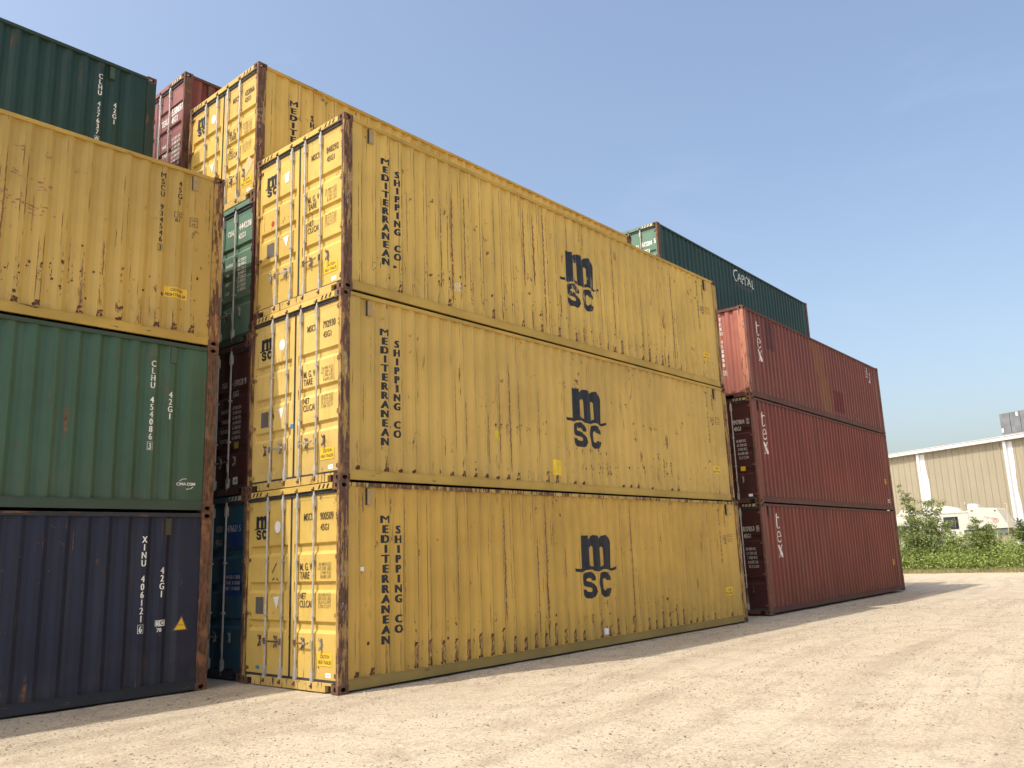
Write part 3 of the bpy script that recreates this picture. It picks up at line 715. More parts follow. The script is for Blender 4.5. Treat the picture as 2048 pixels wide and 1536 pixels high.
# --- front row, centre stack ---
SILLM[RY] = SILLM[RYB] = rusted('sill_yellow', (.60, .42, .13), -.02)
def a_stack():
    cfg = [((0, 0, 0), 0, '900509', '9', PY, PYD, M_INK, 'bottom yellow container of the centre stack, door number 900509'),
           ((.0631, .0651, 2.896), .0028, '792930', '2', PY2, PYD2, M_INK, 'middle yellow container of the centre stack, door number 792930, bright patch on its side'),
           ((.0967, .0597, 5.792), .0061, '848292', '3', PY3, PYD, M_INKS, 'top yellow container of the centre stack, door number 848292, scuffed black emblem')]
    for i, (o, a, num, chk, sd, dm, lm, lab) in enumerate(cfg):
        t, sw, dd = container(lab, G_A, o, a, h45, (sd, RYB if i == 0 else RY, PO, dm, RY2 if i == 0 else RY), doors=True, post2=PO2 if i != 1 else PO)
        yellow_door_print(dd[0], dd[1], t, h45, num, 0, chk, circle='round' if i < 2 else 'square')
        yellow_side_print(sw, t, h45, num, chk, lm=lm); vents(sw, h45, flat('vent_tan', (.37, .26, .12)))
        if i == 0:
            rust_marks(sw, 1, [(3.53, .7, 2.6, .022), (4.65, .2, 2.7, .026), (2.40, .8, 2.7, .010), (1.53, 1.1, 2.6, .010), (1.27, 1.0, 2.7, .014), (7.41, .17, 2.76, .020), (3.47, .6, 2.0, .012), (4.40, .3, 2.1, .014), (5.2, 1.3, 1.9, .012), (10.65, 1.2, 1.9, .010), (.47, 2.45, 2.75, .02), (.69, 2.5, 2.68, .016), (1.0, 2.45, 2.68, .016), (2.1, .6, 1.7, .008)],
                       [(3.0, .75, .9, .05, 26), (5.9, .55, .25, .06, 26), (8.3, .68, .5, .07, 34), (9.0, .45, .4, .10, 22), (4.9, 2.1, .15, .25, 12), (7.0, 1.8, .15, .05, 8), (8.5, 1.8, .6, .02, 12), (1.6, .5, .3, .15, 14)],
                       [(.3, 1.2, .05, .12, .6), (1.3, 2.3, .25, .50, 1.), (2.5, 5.0, .22, .42, .95), (5.0, 9.2, .15, .45, .7), (9.2, 11.5, .05, .15, .5)], [(8.62, .75, .03), (.55, .62, .03)])
        if i == 1:
            rust_marks(sw, 2, [(3.23, .43, 1.34, .012), (3.53, .45, 2.1, .014), (3.81, .3, 2.3, .020), (4.07, .8, 2.0, .010), (4.63, .7, 1.9, .008), (2.43, .6, 2.0, .007), (2.68, .6, 1.6, .010), (7.4, 1.7, 2.2, .008), (2.17, .5, .8, .010), (5.4, .2, .4, .01), (.47, .9, 1.5, .008)],
                       [(3.85, 1.12, .30, .04, 44), (4.6, 1.15, .1, .03, 10), (6.1, .86, .5, .02, 34), (6.2, .55, .4, .04, 34), (6.75, .5, .12, .09, 36), (7.6, 1.93, .3, .04, 12), (8.5, 1.55, .25, .04, 14), (9.15, .70, .22, .10, 64), (8.76, .92, .08, .05, 14), (8.1, .6, .5, .06, 24), (9.9, .45, .4, .05, 14), (7.9, 1.23, .04, .03, 5), (9.7, 1.55, .1, .04, 6), (3.5, .35, 1.6, .08, 26)],
                       [(.3, 3.4, .02, .08, .7), (3.4, 5.2, .05, .20, .7), (5.2, 9.5, .02, .07, .5)], (), .22)
        if i == 2:
            rust_marks(sw, 3, [(2.13, .4, 2.2, .012), (2.40, .25, 2.3, .024), (2.72, .7, 2.4, .014), (4.37, 1.0, 2.6, .022), (4.66, 1.1, 2.6, .024), (4.97, .3, 2.8, .014), (5.76, .7, 2.8, .012), (3.51, 1.0, 2.6, .008), (7.4, .5, 2.8, .014), (9.91, .3, 2.7, .022), (8.5, .3, 2.0, .016), (.97, 1.6, 2.8, .008), (5.48, .7, 1.1, .02), (6.16, .2, .55, .016), (9.6, 1.4, 1.9, .01), (1.35, .9, 2.0, .006), (6.5, .3, 2.4, .008), (6.9, .4, 2.0, .008)],
                       [(2.3, .68, .35, .10, 44), (1.2, .55, .5, .15, 30), (3.0, .55, .5, .15, 30), (5.0, .6, .8, .15, 50), (6.4, .38, .4, .10, 40), (8.0, .4, .5, .12, 44), (8.5, .6, .3, .15, 24), (9.3, .4, .5, .2, 18), (4.2, 1.0, .6, .2, 14)],
                       [(.9, 3.0, .10, .22, .6), (3.0, 6.5, .10, .25, .55), (6.5, 9.5, .10, .38, .7)], (), .4)
        if i == 0:
            chalk(t, h45, [(.03, 1.66, '1/2', .05), (.02, 1.58, 'omc', .045), (.04, 1.50, 'tr', .04), (.05, 1.12, '7/', .075), (.07, 1.03, 'F', .06)])
            d = Decal().rect(.42, 1.62, .49, 1.68); d.build('sticker', M_LBLW, sw, S_side, SB)
            d = Decal().rect(6.30, .22, 6.40, .34); d.build('sticker', M_LBLW, sw, S_side, SB)
            d = Decal().rect(-2.10, .225, -2.01, .275); d.build('sticker', M_BLUE, dd[1], S_door)
            d = Decal().stroke([(-1.71, 1.64), (-1.66, 1.70), (-1.59, 1.78)], .02); d.stroke([(-1.70, 1.53), (-1.64, 1.56)], .02); d.stroke([(-1.58, 1.56), (-1.54, 1.52)], .02); d.build('scrape_marks', M_INKD, dd[1], S_door)
        if i == 1:
            chalk(t, h45, [(.06, 1.86, 'H', .09), (.07, 1.72, 'N', .09), (.08, 1.60, 'B', .08)], 4)
            d = Decal().rect(4.98, .33, 5.24, .62); d.build('sticker', flat('patch_yellow', (.78, .54, .03), .5), sw, S_side, SB, 'bright yellow repair patch')
            d = Decal().ell(3.42, .98, .07, .09); d.ell(3.46, .88, .05, .05); d.build('paint_splash', flat('splash_yellow', (.62, .46, .03), .6), sw, S_side, SB)
            d = Decal().rect(-1.32, .92, -1.24, .99); d.build('sticker', M_BLUE, dd[1], S_door)
        if i == 2:
            chalk(t, h45, [(.03, 1.86, 'GR', .06), (.03, 1.76, 'XZ4', .06), (.06, 1.50, '7/', .1), (.06, 1.38, 'V', .08)], 3)
            d = Decal().ell(-1.98, 1.62, .045, .05); d.build('sticker', M_RED, dd[1], S_door)
            d = Decal().text('H 8', 2.45, .50, .10, .16, .0); d.build('lettering', M_CHALK, sw, S_side, SB)
a_stack()
# --- second row of the centre block (seen between the stacks) ---
def b_stack():
    o = (.064, 2.518); a = .007
    t, sw, dd = container('teal blue container on the ground in the gap behind the centre stack, number 4766215', G_B, (*o, 0), a, h45, (PB, RB, POB, PT), doors=True)
    d = Decal().text('GESU', -.97, 2.32, .20, .10, .0); d.text('476621 5', -.62, 2.31, .40, .11, .0); d.text('45G1', -.97, 2.10, .20, .10, .0)
    for i in range(3): d.text(('MAX.GR 67.200LB', 'TARE  8.160LB', 'NET  59.040LB')[i], -.62, 1.56-i*.09, .42, .055, .0)
    d.build('lettering', M_WDIM, dd[0], S_door)
    for pz in ((2.06, 2.45), (1.30, 1.66)): d = Decal().rect(-.64, pz[0], -.18, pz[1]); d.build('painted_panel', flat('panel_blue', (.012, .045, .16), .5), dd[0], lambda a, b, k=0: (DF-.0010, -a, b))
    hazard(t, h45, flat('stripe_dark', (.03, .03, .03)), flat('stripe_pale', (.45, .42, .34)))
    t, sw, dd = container('dark maroon container in the gap behind the centre stack, door number 459028', G_B, (*o, 2.896), a, h42, (PM, PM, PM, PM), doors=True)
    d = Decal().text('TGHU', -.94, 1.87, .20, .10, .0); d.text('459028 9', -.60, 1.86, .42, .11, .0); d.text('42G1', -.59, 1.68, .19, .10, .0)
    for i in range(7): d.text('30.480 KGS' if i % 2 else '67.200 LBS', -.57, 1.46-i*.085, .26, .055, .0)
    for i in range(4): d.text(('MAX.WT', 'TARE', 'PAYLOAD', 'CU.CAP')[i], -.93, 1.42-i*.17, .22, .07, .0)
    d.build('lettering', M_WDIM, dd[0], S_door)
    d = Decal().rect(-.50, .79, -.36, .90); d.build('sticker', flat('sticker_dull_yellow', (.35, .27, .06)), dd[0], S_door)
    d = Decal().rect(-.50, .19, -.36, .31); d.text('di', -.47, .22, .08, .06, .02, 1); d.build('sticker', [M_LBLW, M_INKD], dd[0], S_door)
    t, sw, dd = container('green container in the gap below the highest yellow doors, number 444228', G_B, (*o, 5.487), a, h42, (PG, RG, PM, PGD), doors=True)
    d = Decal().text('CLHU', -.92, 2.06, .24, .105, .012); d.text('444228', -.56, 2.10, .40, .115, .012); d.text('42G1', -.56, 1.93, .22, .105, .012)
    for i, s_ in enumerate(('MAX.GROSS', 'TARE', 'NET', 'CU.CAP')): d.text(s_, -.94, 1.48-i*.17, .22 if i == 0 else .12, .06, .01)
    for i in range(8): d.text('30.480KG' if i % 2 else '67.200LB', -.55, 1.50-i*.078, .26, .06, .01)
    d.build('lettering', M_WHT, dd[0], S_door)
    t, sw, dd = container('highest yellow container, door number 432066, above and behind the centre stack', G_B, (*o, 8.078), a, h42, (PY3, RY, PO, PYD), doors=True, post2=PO2)
    yellow_door_print(dd[0], dd[1], t, h42, '432066', 1, '1'); yellow_side_print(sw, t, h42, '432066', '1', lx=None, tx=.72, sx=1.15)
    chalk(t, h42, [(.02, 1.62, 'LS', .06), (.02, 1.52, 'DMC', .05), (.03, 1.42, 'S/5', .06), (.04, 1.30, 'H', .07), (.05, .95, '7', .10)], 9)
    d = Decal().poly([(-.40, .50), (-.22, .62), (-.16, .72), (-.30, .86), (-.42, .76), (-.52, .62)]); d.build('label_residue', M_TAN, dd[0], S_door)
b_stack()
# --- third row: red container on top ---
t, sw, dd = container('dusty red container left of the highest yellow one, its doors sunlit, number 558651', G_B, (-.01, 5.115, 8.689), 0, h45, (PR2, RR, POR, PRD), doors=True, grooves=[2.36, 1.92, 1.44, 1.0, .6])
d = Decal().text('TEXU', -1.00, 2.02, .28, .14, .02); d.text('558651', -.58, 2.13, .44, .16, .02); d.text('45G1', -.58, 1.95, .26, .14, .02)
for i, s_ in enumerate(('MAX. W', 'TARE', 'PAYLOAD', 'CU.CAP')): d.text(s_, -.92, 1.50-i*.20, .28, .08, .02)
for i in range(8): d.text('30.480 KGS' if i % 2 else '67.200 LBS', -.52, 1.56-i*.10, .34, .065, .01)
d.build('lettering', M_WHT, dd[0], S_door)
d = Decal().rect(-.52, .70, -.36, .85); d.build('sticker', M_LBLY, dd[0], S_door); hazard(t, h45, flat('stripe_dark', (.03, .03, .03)), flat('stripe_pale_y', (.62, .48, .25))); vents(sw, h45, POR)

# --- left stack ---
ya = -.02; ro = Vector((-.617, 2.331, 0)); lo = (ro.x-L_*math.cos(ya), ro.y-L_*math.sin(ya))
def lcode(sw, H, code, chk, size, mat, top, pitch=.108, hh=.085, ww=.055, szt=None):
    d = Decal(); d.letters(code, 11.176, top, pitch, hh, ww, .0, dbl=.045); vb = top-pitch*len(code)-.13
    d.letters(chk, 11.176, vb+.10, .1, hh, ww*.9, .0, dbl=.045); d.frame(11.136, vb-.003, 11.216, vb+.118, .005)
    d.letters(size, 11.456, szt if szt else top-.1, pitch, hh, ww, .0, dbl=.045)
    return d
t, sw, dd = container('navy blue container on the ground at the bottom of the left stack, yellow triangle sticker', G_A, (*lo, -.012), ya, h42, (PB, RB, POB, None))
d = lcode(sw, h42, 'XINU 406121', '6', '42G1', M_WHT, 2.235, .1105, .09, .058, 1.79)
d.rect(11.39, .965, 11.535, 1.05); d.text('70', 11.41, .885, .07, .055, .02); d.build('lettering', M_WHT, sw, S_side, SB)
d = Decal().frame(11.395, .972, 11.43, 1.044, .005); d.text('C', 11.455, .98, .06, .06, .02); d.build('lettering', M_INK, sw, lambda a, b, k: S_side(a, b, .002), SB)
d = Decal().poly([(11.645, .88), (11.875, .88), (11.775, 1.10)], (), 0); d.poly([(11.675, .895), (11.845, .895), (11.773, 1.065)], (), 1); d.text('DANGER', 11.72, .95, .09, .02, 0., 2); d.build('warning_sticker', [M_INKD, M_LBLY, M_RED], sw, S_side, SB); vents(sw, h42, flat('vent_olive', (.05, .05, .03)), (.52, 11.47))
t, sw, dd = container('green container in the middle of the left stack, white number 454086', G_A, (*lo, 2.579), ya, h42, (PG, RG, POG, None))
d = lcode(sw, h42, 'CLHU 454086', '3', '42G1', M_WHT, 2.245, .1105, .09, .060, 1.80)
d.text('CMA CGM', 11.62, .395, .28, .045, .03)
d.stroke([(11.66, .46), (11.70, .49), (11.76, .495)], .010); d.stroke([(11.76, .34), (11.82, .345), (11.87, .375)], .010)
d.build('lettering', M_WHT, sw, S_side, SB); vents(sw, h42, flat('vent_green', (.05, .09, .06)), (.52, 11.43))
t, sw, dd = container('yellow container on top of the left stack, black number 934546 and caution label', G_A, (*lo, 5.17), ya, h45, (PYL, RY, PO, None))
d = lcode(sw, h45, 'MSCU 934546', '3', '45G1', M_INK, 2.70, .1065, .085, .058, 2.64)
d.frame(11.385, 2.02, 11.505, 2.115, .007); d.rect(11.428, 2.02, 11.434, 2.11); d.text('C', 11.45, 2.035, .04, .06, .01); d.text('B1', 11.40, 1.945, .07, .055, .01); d.frame(11.645, 1.93, 11.77, 2.09, .008); d.text('2,9m', 11.665, 2.02, .085, .04, 0.); d.text("9'6\"", 11.67, 1.95, .07, .04, 0.)
d.build('lettering', M_INK, sw, S_side, SB)
d = Decal().rect(11.29, .70, 11.65, .87); d.text('CAUTION', 11.38, .80, .20, .05, .02, 1); d.text('HIGH TRAILER', 11.305, .72, .33, .05, .02, 1); d.build('caution_label', [M_LBLY, M_INKD], sw, S_side, SB)
vents(sw, h45, flat('vent_tan', (.37, .26, .12)), (.52, 11.66))
rust_marks(sw, 6, [(12.04, .4, 2.7, .016), (11.96, 1.9, 2.7, .010), (10.07, .2, 1.0, .012), (10.35, .8, 1.35, .014), (10.62, .75, 1.0, .012), (9.9, .6, 1.3, .006), (9.0, .3, 2.4, .012), (9.38, 1.2, 1.8, .006)],
           [(9.9, .7, .35, .10, 34), (10.2, .95, .3, .12, 18), (9.4, .8, .3, .25, 26), (11.3, .35, .5, .12, 20), (11.85, .5, .1, .2, 12), (8.9, .5, .3, .2, 16)],
           [(8, 12, .04, .12, .75)], [(10.96, .72, .035), (11.25, .72, .035), (11.80, 1.08, .03), (10.64, .98, .02), (10.15, .42, .03), (10.65, .38, .03)], .3)
rd = random.Random(5); d = Decal()                 # old red paint transfer
for (x, z, n_, sx, sz) in ((8.75, 1.75, 16, .16, .10), (9.1, 1.62, 26, .18, .09), (9.45, 1.55, 14, .14, .07), (9.15, 2.05, 8, .12, .1), (9.5, 1.95, 10, .12, .14), (9.2, 2.42, 6, .08, .04), (9.52, 2.40, 6, .08, .04), (9.9, 2.32, 5, .06, .05)):
    for _ in range(n_):
        a, b = x+rd.gauss(0, sx*.6), z+rd.gauss(0, sz*.6); ww, hh = rd.uniform(.008, .042), rd.uniform(.004, .014)
        d.poly([(a-ww, b), (a-ww*.4, b+hh), (a+ww*.6, b+hh*.8), (a+ww, b-hh*.3), (a+ww*.2, b-hh), (a-ww*.5, b-hh*.7)])
d.build('paint_scrapes', flat('scrape_red', (.33, .15, .09), .8, .35), sw, S_side, SB)
# left, second row
POGD = rusted('post_dark_green', (.030, .055, .042), .05); RGD = rusted('rail_dark_green', (.030, .055, .045), -.5, False)
t, sw, dd = container('dark green container high on the far left, white number 457637, behind the yellow one', G_B, (-.70-L_, 4.845, 8.383), 0, h42, (PG2, RGD, POGD, None))
d = lcode(sw, h42, 'CLHU 457637', '0', '42G1', M_WHT, 2.27, .1105, .09, .060, 1.80); d.build('lettering', M_WHT, sw, S_side, SB); vents(sw, h42, flat('vent_green', (.05, .09, .06)), (.52, 11.33))
HL = 'container hidden behind the front stacks, carrying those above it'
GH = 'containers hidden behind the front stacks'
for z, hh in ((0, h45), (2.896, h45), (5.792, h42)): container(HL, GH, (-.70-L_, 4.845, z), 0, hh, (PGY, RR, POR, None))
for z in (0, 2.896, 5.793): container(HL, GH, (-.01, 5.115, z), 0, h45, (PGY, RR, POR, None))

# --- right stack ---
yr = .0292; rr_ = (13.909, .193)
def seen_map(fac):
    '''the print was sprayed on to the finished sheet, so it skips the flanks that face away'''
    ref = .012; dp = YI-YO; o_, s_l, i_ = .072, .066, .074
    hid = max(fac*dp, s_l)
    def b0(u_): return X0+math.floor((u_-ref*fac-X0)/PER)*PER
    def mp(u_):
        b = b0(u_); v = u_-ref*fac-b
        if v <= o_+1e-6: return b+v
        e1 = o_+hid-fac*dp
        if v < e1+1e-6: return b+o_+hid
        v2 = v+fac*dp
        if v2 <= o_+s_l+i_: return b+v2
        t_ = (v-(o_+s_l+i_-fac*dp))/(s_l+fac*dp)
        return b+o_+s_l+i_+t_*s_l
    br = []; b = X0
    while b < X1:
        for q in (0, o_-.0005, o_+.0005, o_+s_l+i_-fac*dp): br.append(b+q+ref*fac)
        b += PER
    return (lambda u_, v_, k=0: (mp(u_), side_y(mp(u_))-.0022-k, v_)), br
SM, SMB = seen_map(2.2)
def tex_print(sw, dx=0., dz=0., m=None, sk=1.):
    d = Decal()
    T = lambda P_: [(a+dx, b+dz) for a, b in P_]
    d.cur += 1; d.poly(T(TX[0]))
    d.cur += 1; d.stroke(T([(1.21, 2.004), (1.0, 2.004)]), .022); d.stroke(T([(1.20, 2.02), (1.19, 2.09), (1.10, 2.145), (1.02, 2.11), (.985, 2.03), (.98, 1.95), (1.01, 1.885), (1.08, 1.85), (1.15, 1.868), (1.205, 1.905)]), .035); d.poly(T([(1.10, 2.155), (1.17, 2.13), (1.225, 2.06), (1.232, 1.995), (1.15, 1.995), (1.155, 2.07)]))
    d.cur += 1; d.poly(T([(.94, 1.775), (1.05, 1.775), (1.235, 1.52), (1.24, 1.448), (1.12, 1.448)])); d.stroke(T([(1.21, 1.765), (1.10, 1.655)]), .03); d.stroke(T([(1.15, 1.768), (1.25, 1.768)]), .02); d.stroke(T([(1.0, 1.46), (1.05, 1.55)]), .022); d.stroke(T([(.96, 1.455), (1.04, 1.455)]), .02)
    d.build('lettering', m or M_TEX, sw, SM, SMB)
M_TEX = worn('lettering_tex', (.72, .66, .58), (.13, .04, .03), .02); M_TEX2 = worn('lettering_tex_worn', (.70, .64, .58), (.15, .045, .036), .35, 12)
def red_label(sw, u0, v0, m=None):
    d = Decal().rect(u0, v0, u0+.26, v0+.20); d.text('CAUTION', u0+.02, v0+.12, .22, .04, .0, 1); d.text('HEIGHT', u0+.04, v0+.04, .18, .04, .0, 1); d.build('caution_label', [flat('label_amber', (.50, .27, .04), .5), M_INKD], sw, S_side, SB)
for lvl, (z, num, chk, lab) in enumerate(((.03, '837853', '9', 'bottom red container of the right stack, on the gravel, door number 837853'),
                                          (2.926, '847884', '2', 'middle red container of the right stack, dark door numbered 847884 with amber label'))):
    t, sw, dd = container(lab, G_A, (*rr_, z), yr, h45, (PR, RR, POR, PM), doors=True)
    d = Decal().text('TEXU', -.98, 2.20, .22, .12, .01); d.text(num, -.60, 2.16, .33, .125, .01); d.text(chk, -.20, 2.16, .05, .125, .01); d.frame(-.215, 2.145, -.135, 2.30, .008); d.text('45G1', -.59, 1.98, .20, .115, .01)
    for i in range(5): d.text(('30.480 KG', '67.200 LB', '3.900 KG', '8.600 LB', '76.3 CU.M')[i], -.56+.01*i, 1.66-i*.115, .28, .075, .0)
    d.build('lettering', M_WDIM, dd[0], S_door)
    if lvl: d = Decal().rect(-.50, .88, -.36, 1.0); d.build('sticker', M_LBLY, dd[0], S_door); d = Decal().rect(-.34, .18, -.22, .25); d.build('sticker', M_LBLW, dd[0], S_door)
    hazard(t, h45, flat('stripe_dark', (.03, .03, .03)), flat('stripe_amber', (.40, .33, .16)))
    tex_print(sw, dx=-.31*lvl, dz=-.09*lvl); red_label(sw, 11.14 if not lvl else 11.4, .94 if not lvl else .97); vents(sw, h45, flat('vent_red', (.12, .06, .045)), (.50,))
    if lvl:
        d = Decal().poly([(11.45, 1.24), (11.62, 1.24), (11.55, 1.40)]); d.build('warning_sticker', flat('label_amber', (.50, .27, .04), .5), sw, S_side, SB)
        d = Decal().text('tex', 11.60, .36, .14, .07, .02); d.rect(11.58, .30, 11.78, .325); d.build('lettering', M_WHT, sw, S_side, SB)
        d = Decal().ell(10.2, .68, .03, .04); d.build('sticker', M_LBLW, sw, S_side, SB)
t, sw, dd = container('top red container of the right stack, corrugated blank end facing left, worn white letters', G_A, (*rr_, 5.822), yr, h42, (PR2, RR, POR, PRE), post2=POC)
tex_print(sw, -.08, -.32, M_TEX2)
d = Decal(); d.letters('TEXU', -.715, 2.345, .135, .10, .055, .01); d.letters('458890', -.715, 1.70, .135, .10, .055, .01); d.letters('2', -.70, .80, .1, .1, .055, .01); d.frame(-.745, .68, -.655, .82, .008)
d.build('lettering', M_WHT, t, S_end, EB)
d = Decal(); d.letters('TEXU', 10.86, 2.42, .10, .075, .10, .01); d.letters('22K', 11.15, 2.25, .14, .1, .10, .02); d.build('lettering', M_WDIM, sw, S_side, SB)
d = Decal().rect(6.92, .33, 7.80, 1.06); d.build('repair_patch', paint('paint_red_fresh', (.125, .014, .010), vert=False, spots=0, streak=0, wash=.2), sw, S_side, SB, 'square of fresher red paint')
# brown-stained run on the same side
d = Decal().poly([(5.15, 2.50), (5.95, 2.50), (6.45, 1.2), (6.55, .19), (5.85, .19), (5.6, 1.3)]); d.build('stain', paint('paint_red_ochre', (.185, .072, .026), vert=False, spots=0, streak=.3, wash=.8), sw, lambda a, b, k: (a, side_y(a)-.0012, b), SB, 'ochre stained strip of the wall')
d = Decal().poly([(1.5, 2.45), (2.1, 2.45), (2.1, 1.55), (1.55, 1.6)]); d.build('stain', paint('paint_red_dark', (.10, .026, .022), vert=False, spots=0, streak=.2, wash=.8), sw, lambda a, b, k: (a, side_y(a)-.0012, b), SB)
# right, second row with the green one on top
t, sw, dd = container('dark green container on top at the right, number 812284, faded white word on its side', G_B, (13.80, 2.63, 8.70), .0288, h45, (PG2, RGD, POB, PGD), doors=True)
d = Decal().text('CLHU', -.98, 2.20, .26, .14, .03); d.text('812284', -.60, 2.22, .36, .15, .03); d.text('5', -.17, 2.24, .06, .15, .03); d.text('45G1', -.60, 1.98, .26, .14, .03); d.build('lettering', M_WHT, dd[0], S_door)
hazard(t, h45, flat('stripe_green', (.04, .10, .07)), flat('stripe_pale_y', (.62, .48, .25)))
d = Decal(); cx = 5.30; zt = 2.72
d.stroke([(cx+.34, zt-.02), (cx+.20, zt+.0), (cx+.06, zt-.08), (cx, zt-.22), (cx+.08, zt-.34), (cx+.24, zt-.42)], .045)
def A_(x): d.stroke([(x, zt-.36), (x+.13, zt-.06), (x+.26, zt-.36)], .04); d.stroke([(x+.05, zt-.25), (x+.21, zt-.25)], .03); d.stroke([(x-.04, zt-.36), (x+.06, zt-.36)], .025); d.stroke([(x+.20, zt-.36), (x+.31, zt-.36)], .025)
A_(cx+.34)
d.stroke([(cx+.70, zt-.06), (cx+.70, zt-.38)], .045); d.stroke([(cx+.70, zt-.08), (cx+.82, zt-.08), (cx+.86, zt-.15), (cx+.82, zt-.22), (cx+.70, zt-.22)], .035); d.stroke([(cx+.64, zt-.38), (cx+.77, zt-.38)], .025)
d.stroke([(cx+.95, zt-.10), (cx+.95, zt-.38)], .045); d.stroke([(cx+.89, zt-.38), (cx+1.02, zt-.38)], .025)
d.stroke([(cx+1.04, zt-.10), (cx+1.12, zt-.06), (cx+1.19, zt-.15)], .035); d.stroke([(cx+1.12, zt-.32), (cx+1.12, zt-.36)], .03)
A_(cx+1.16)
d.stroke([(cx+1.56, zt-.08), (cx+1.56, zt-.38), (cx+1.66, zt-.38)], .045); d.stroke([(cx+1.50, zt-.09), (cx+1.62, zt-.09)], .025)
d.build('lettering', M_WHT, sw, SM, SMB)
d = Decal().stroke([(cx+.1, zt-.52), (cx+1.6, zt-.50)], .02); d.stroke([(cx+.4, zt-.57), (cx+1.5, zt-.55)], .02); d.build('lettering', flat('faded_pink', (.14, .10, .09)), sw, S_side, SB)
for z in (0.03, 2.913, 5.806): container(HL, GH, (13.80, 2.63, z), .0288, h45, (PGY, RR, POR, None))

# ------------------------------------------------------------------ ground
from mathutils import noise as mn
def gh(x, y):
    h = -.006
    d = max(0, min(1, (math.hypot(x-8, y-1)-0)/40))
    h += .010*mn.noise(Vector((x*.9, y*.9, 0)))+.006*mn.noise(Vector((x*3.1, y*3.1, 2)))
    if y < -1.0: h += .020*min(1, (-1-y)/3)*mn.noise(Vector((x*.35, y*.7, 5)))
    if x < -.7 and y > .5: h -= .006
    return h
gv = []; gf = []
xs = []; x = -22.
while x < 60: xs.append(x); x += .09+max(0, (x-4))*.016
xs += [80, 120, 250, 600]; xs = [-600, -200, -60]+xs
ys = []; y = -12.
while y < 14: ys.append(y); y += .085+abs(y+4)*.012
ys = [-600, -200, -60, -30, -20, -15]+ys+[18, 25, 40, 100, 300, 600]
for yy in ys:
    for xx in xs:
        gv.append((xx, yy, gh(xx, yy)))
nx = len(xs)
for j in range(len(ys)-1):
    for i in range(nx-1): gf.append((j*nx+i, j*nx+i+1, (j+1)*nx+i+1, (j+1)*nx+i))
me = bpy.data.meshes.new('ground'); me.from_pydata(gv, [], gf); me.polygons.foreach_set('use_smooth', [True]*len(gf)); me.materials.append(None)
n = N('crushed_limestone'); P = n.obj(); X, Y, Z = n.sep(P)
big = n.noise(n.comb(n.math('MULTIPLY', X, .16), n.math('MULTIPLY', Y, .5), 0), 1, 4, .6)
mid = n.noise(P, 1.7, 5, .65); fine = n.noise(P, 38, 5, .75)
col = n.mix(n.ss(big, .35, .68), (.565, .480, .350), (.475, .392, .276))
col = n.mix(n.math('MULTIPLY', n.ss(mid, .46, .66), .55), col, (.34, .26, .18))
col = n.mix(n.math('MULTIPLY', n.ss(n.noise(P, .42, 3, .6, .6), .54, .72), .6), col, (.47, .41, .30))
g9 = n.noise(P, 9, 4, .7); g20 = n.noise(P, 21, 4, .7)
col = n.mix(n.math('MULTIPLY', n.ss(g9, .50, .66), .24), col, (.22, .175, .12))
col = n.mix(n.math('MULTIPLY', n.ss(g20, .52, .62), .36), col, (.24, .19, .135))
col = n.mix(n.math('MULTIPLY', n.ss(g20, .48, .38), .45), col, (.56, .50, .38))
col = n.mix(n.math('MULTIPLY', n.ss(fine, .52, .66), .55), col, (.20, .16, .12))
col = n.mix(n.math('MULTIPLY', n.ss(fine, .46, .34), .45), col, (.60, .54, .43))
fine2 = n.noise(P, 110, 3, .7)
col = n.mix(n.math('MULTIPLY', n.ss(fine2, .54, .68), .5), col, (.22, .18, .14))
v = n.vor(P, 30); sp = n.ss(v['Distance'], .22, .12); vr = n.sep(v['Color'])[0]
dark = n.math('MULTIPLY', sp, n.ss(n.math('ADD', vr, n.math('MULTIPLY', mid, .6)), .98, 1.04))
col = n.mix(n.math('MULTIPLY', dark, .75), col, (.11, .095, .08))
v2 = n.vor(P, 75); sp2 = n.math('MULTIPLY', n.ss(v2['Distance'], .3, .18), n.ss(n.sep(v2['Color'])[1], .74, .78))
col = n.mix(n.math('MULTIPLY', sp2, .6), col, (.15, .125, .10))
tw = n.math('ADD', Y, n.math('ADD', n.math('MULTIPLY', X, -.10), n.math('MULTIPLY', n.noise(n.comb(n.math('MULTIPLY', X, .06), 0, 0), 1, 1), 3.)))
trk = n.noise(n.comb(n.math('MULTIPLY', X, .10), n.math('MULTIPLY', tw, 2.1), 3), 1, 3, .5)
col = n.mix(n.math('MULTIPLY', n.ss(trk, .50, .66), .24), col, (.25, .19, .13))
lug = n.math('MULTIPLY', n.ss(trk, .50, .58), n.noise(n.comb(n.math('MULTIPLY', X, 5.), n.math('MULTIPLY', tw, 9), 0), 1, 2))
hgt = n.math('ADD', n.math('ADD', n.math('MULTIPLY', fine, .45), n.math('MULTIPLY', sp, .3)), n.math('ADD', n.math('MULTIPLY', g9, 1.1), n.math('MULTIPLY', g20, .8)))
hgt = n.math('ADD', hgt, n.math('ADD', n.math('MULTIPLY', mid, 1.4), n.math('MULTIPLY', lug, 1.2)))
n.bump(hgt, .9, .034)
n.out(col, .93)
g = link('ground', me, n.m); tag(g, kind='structure')

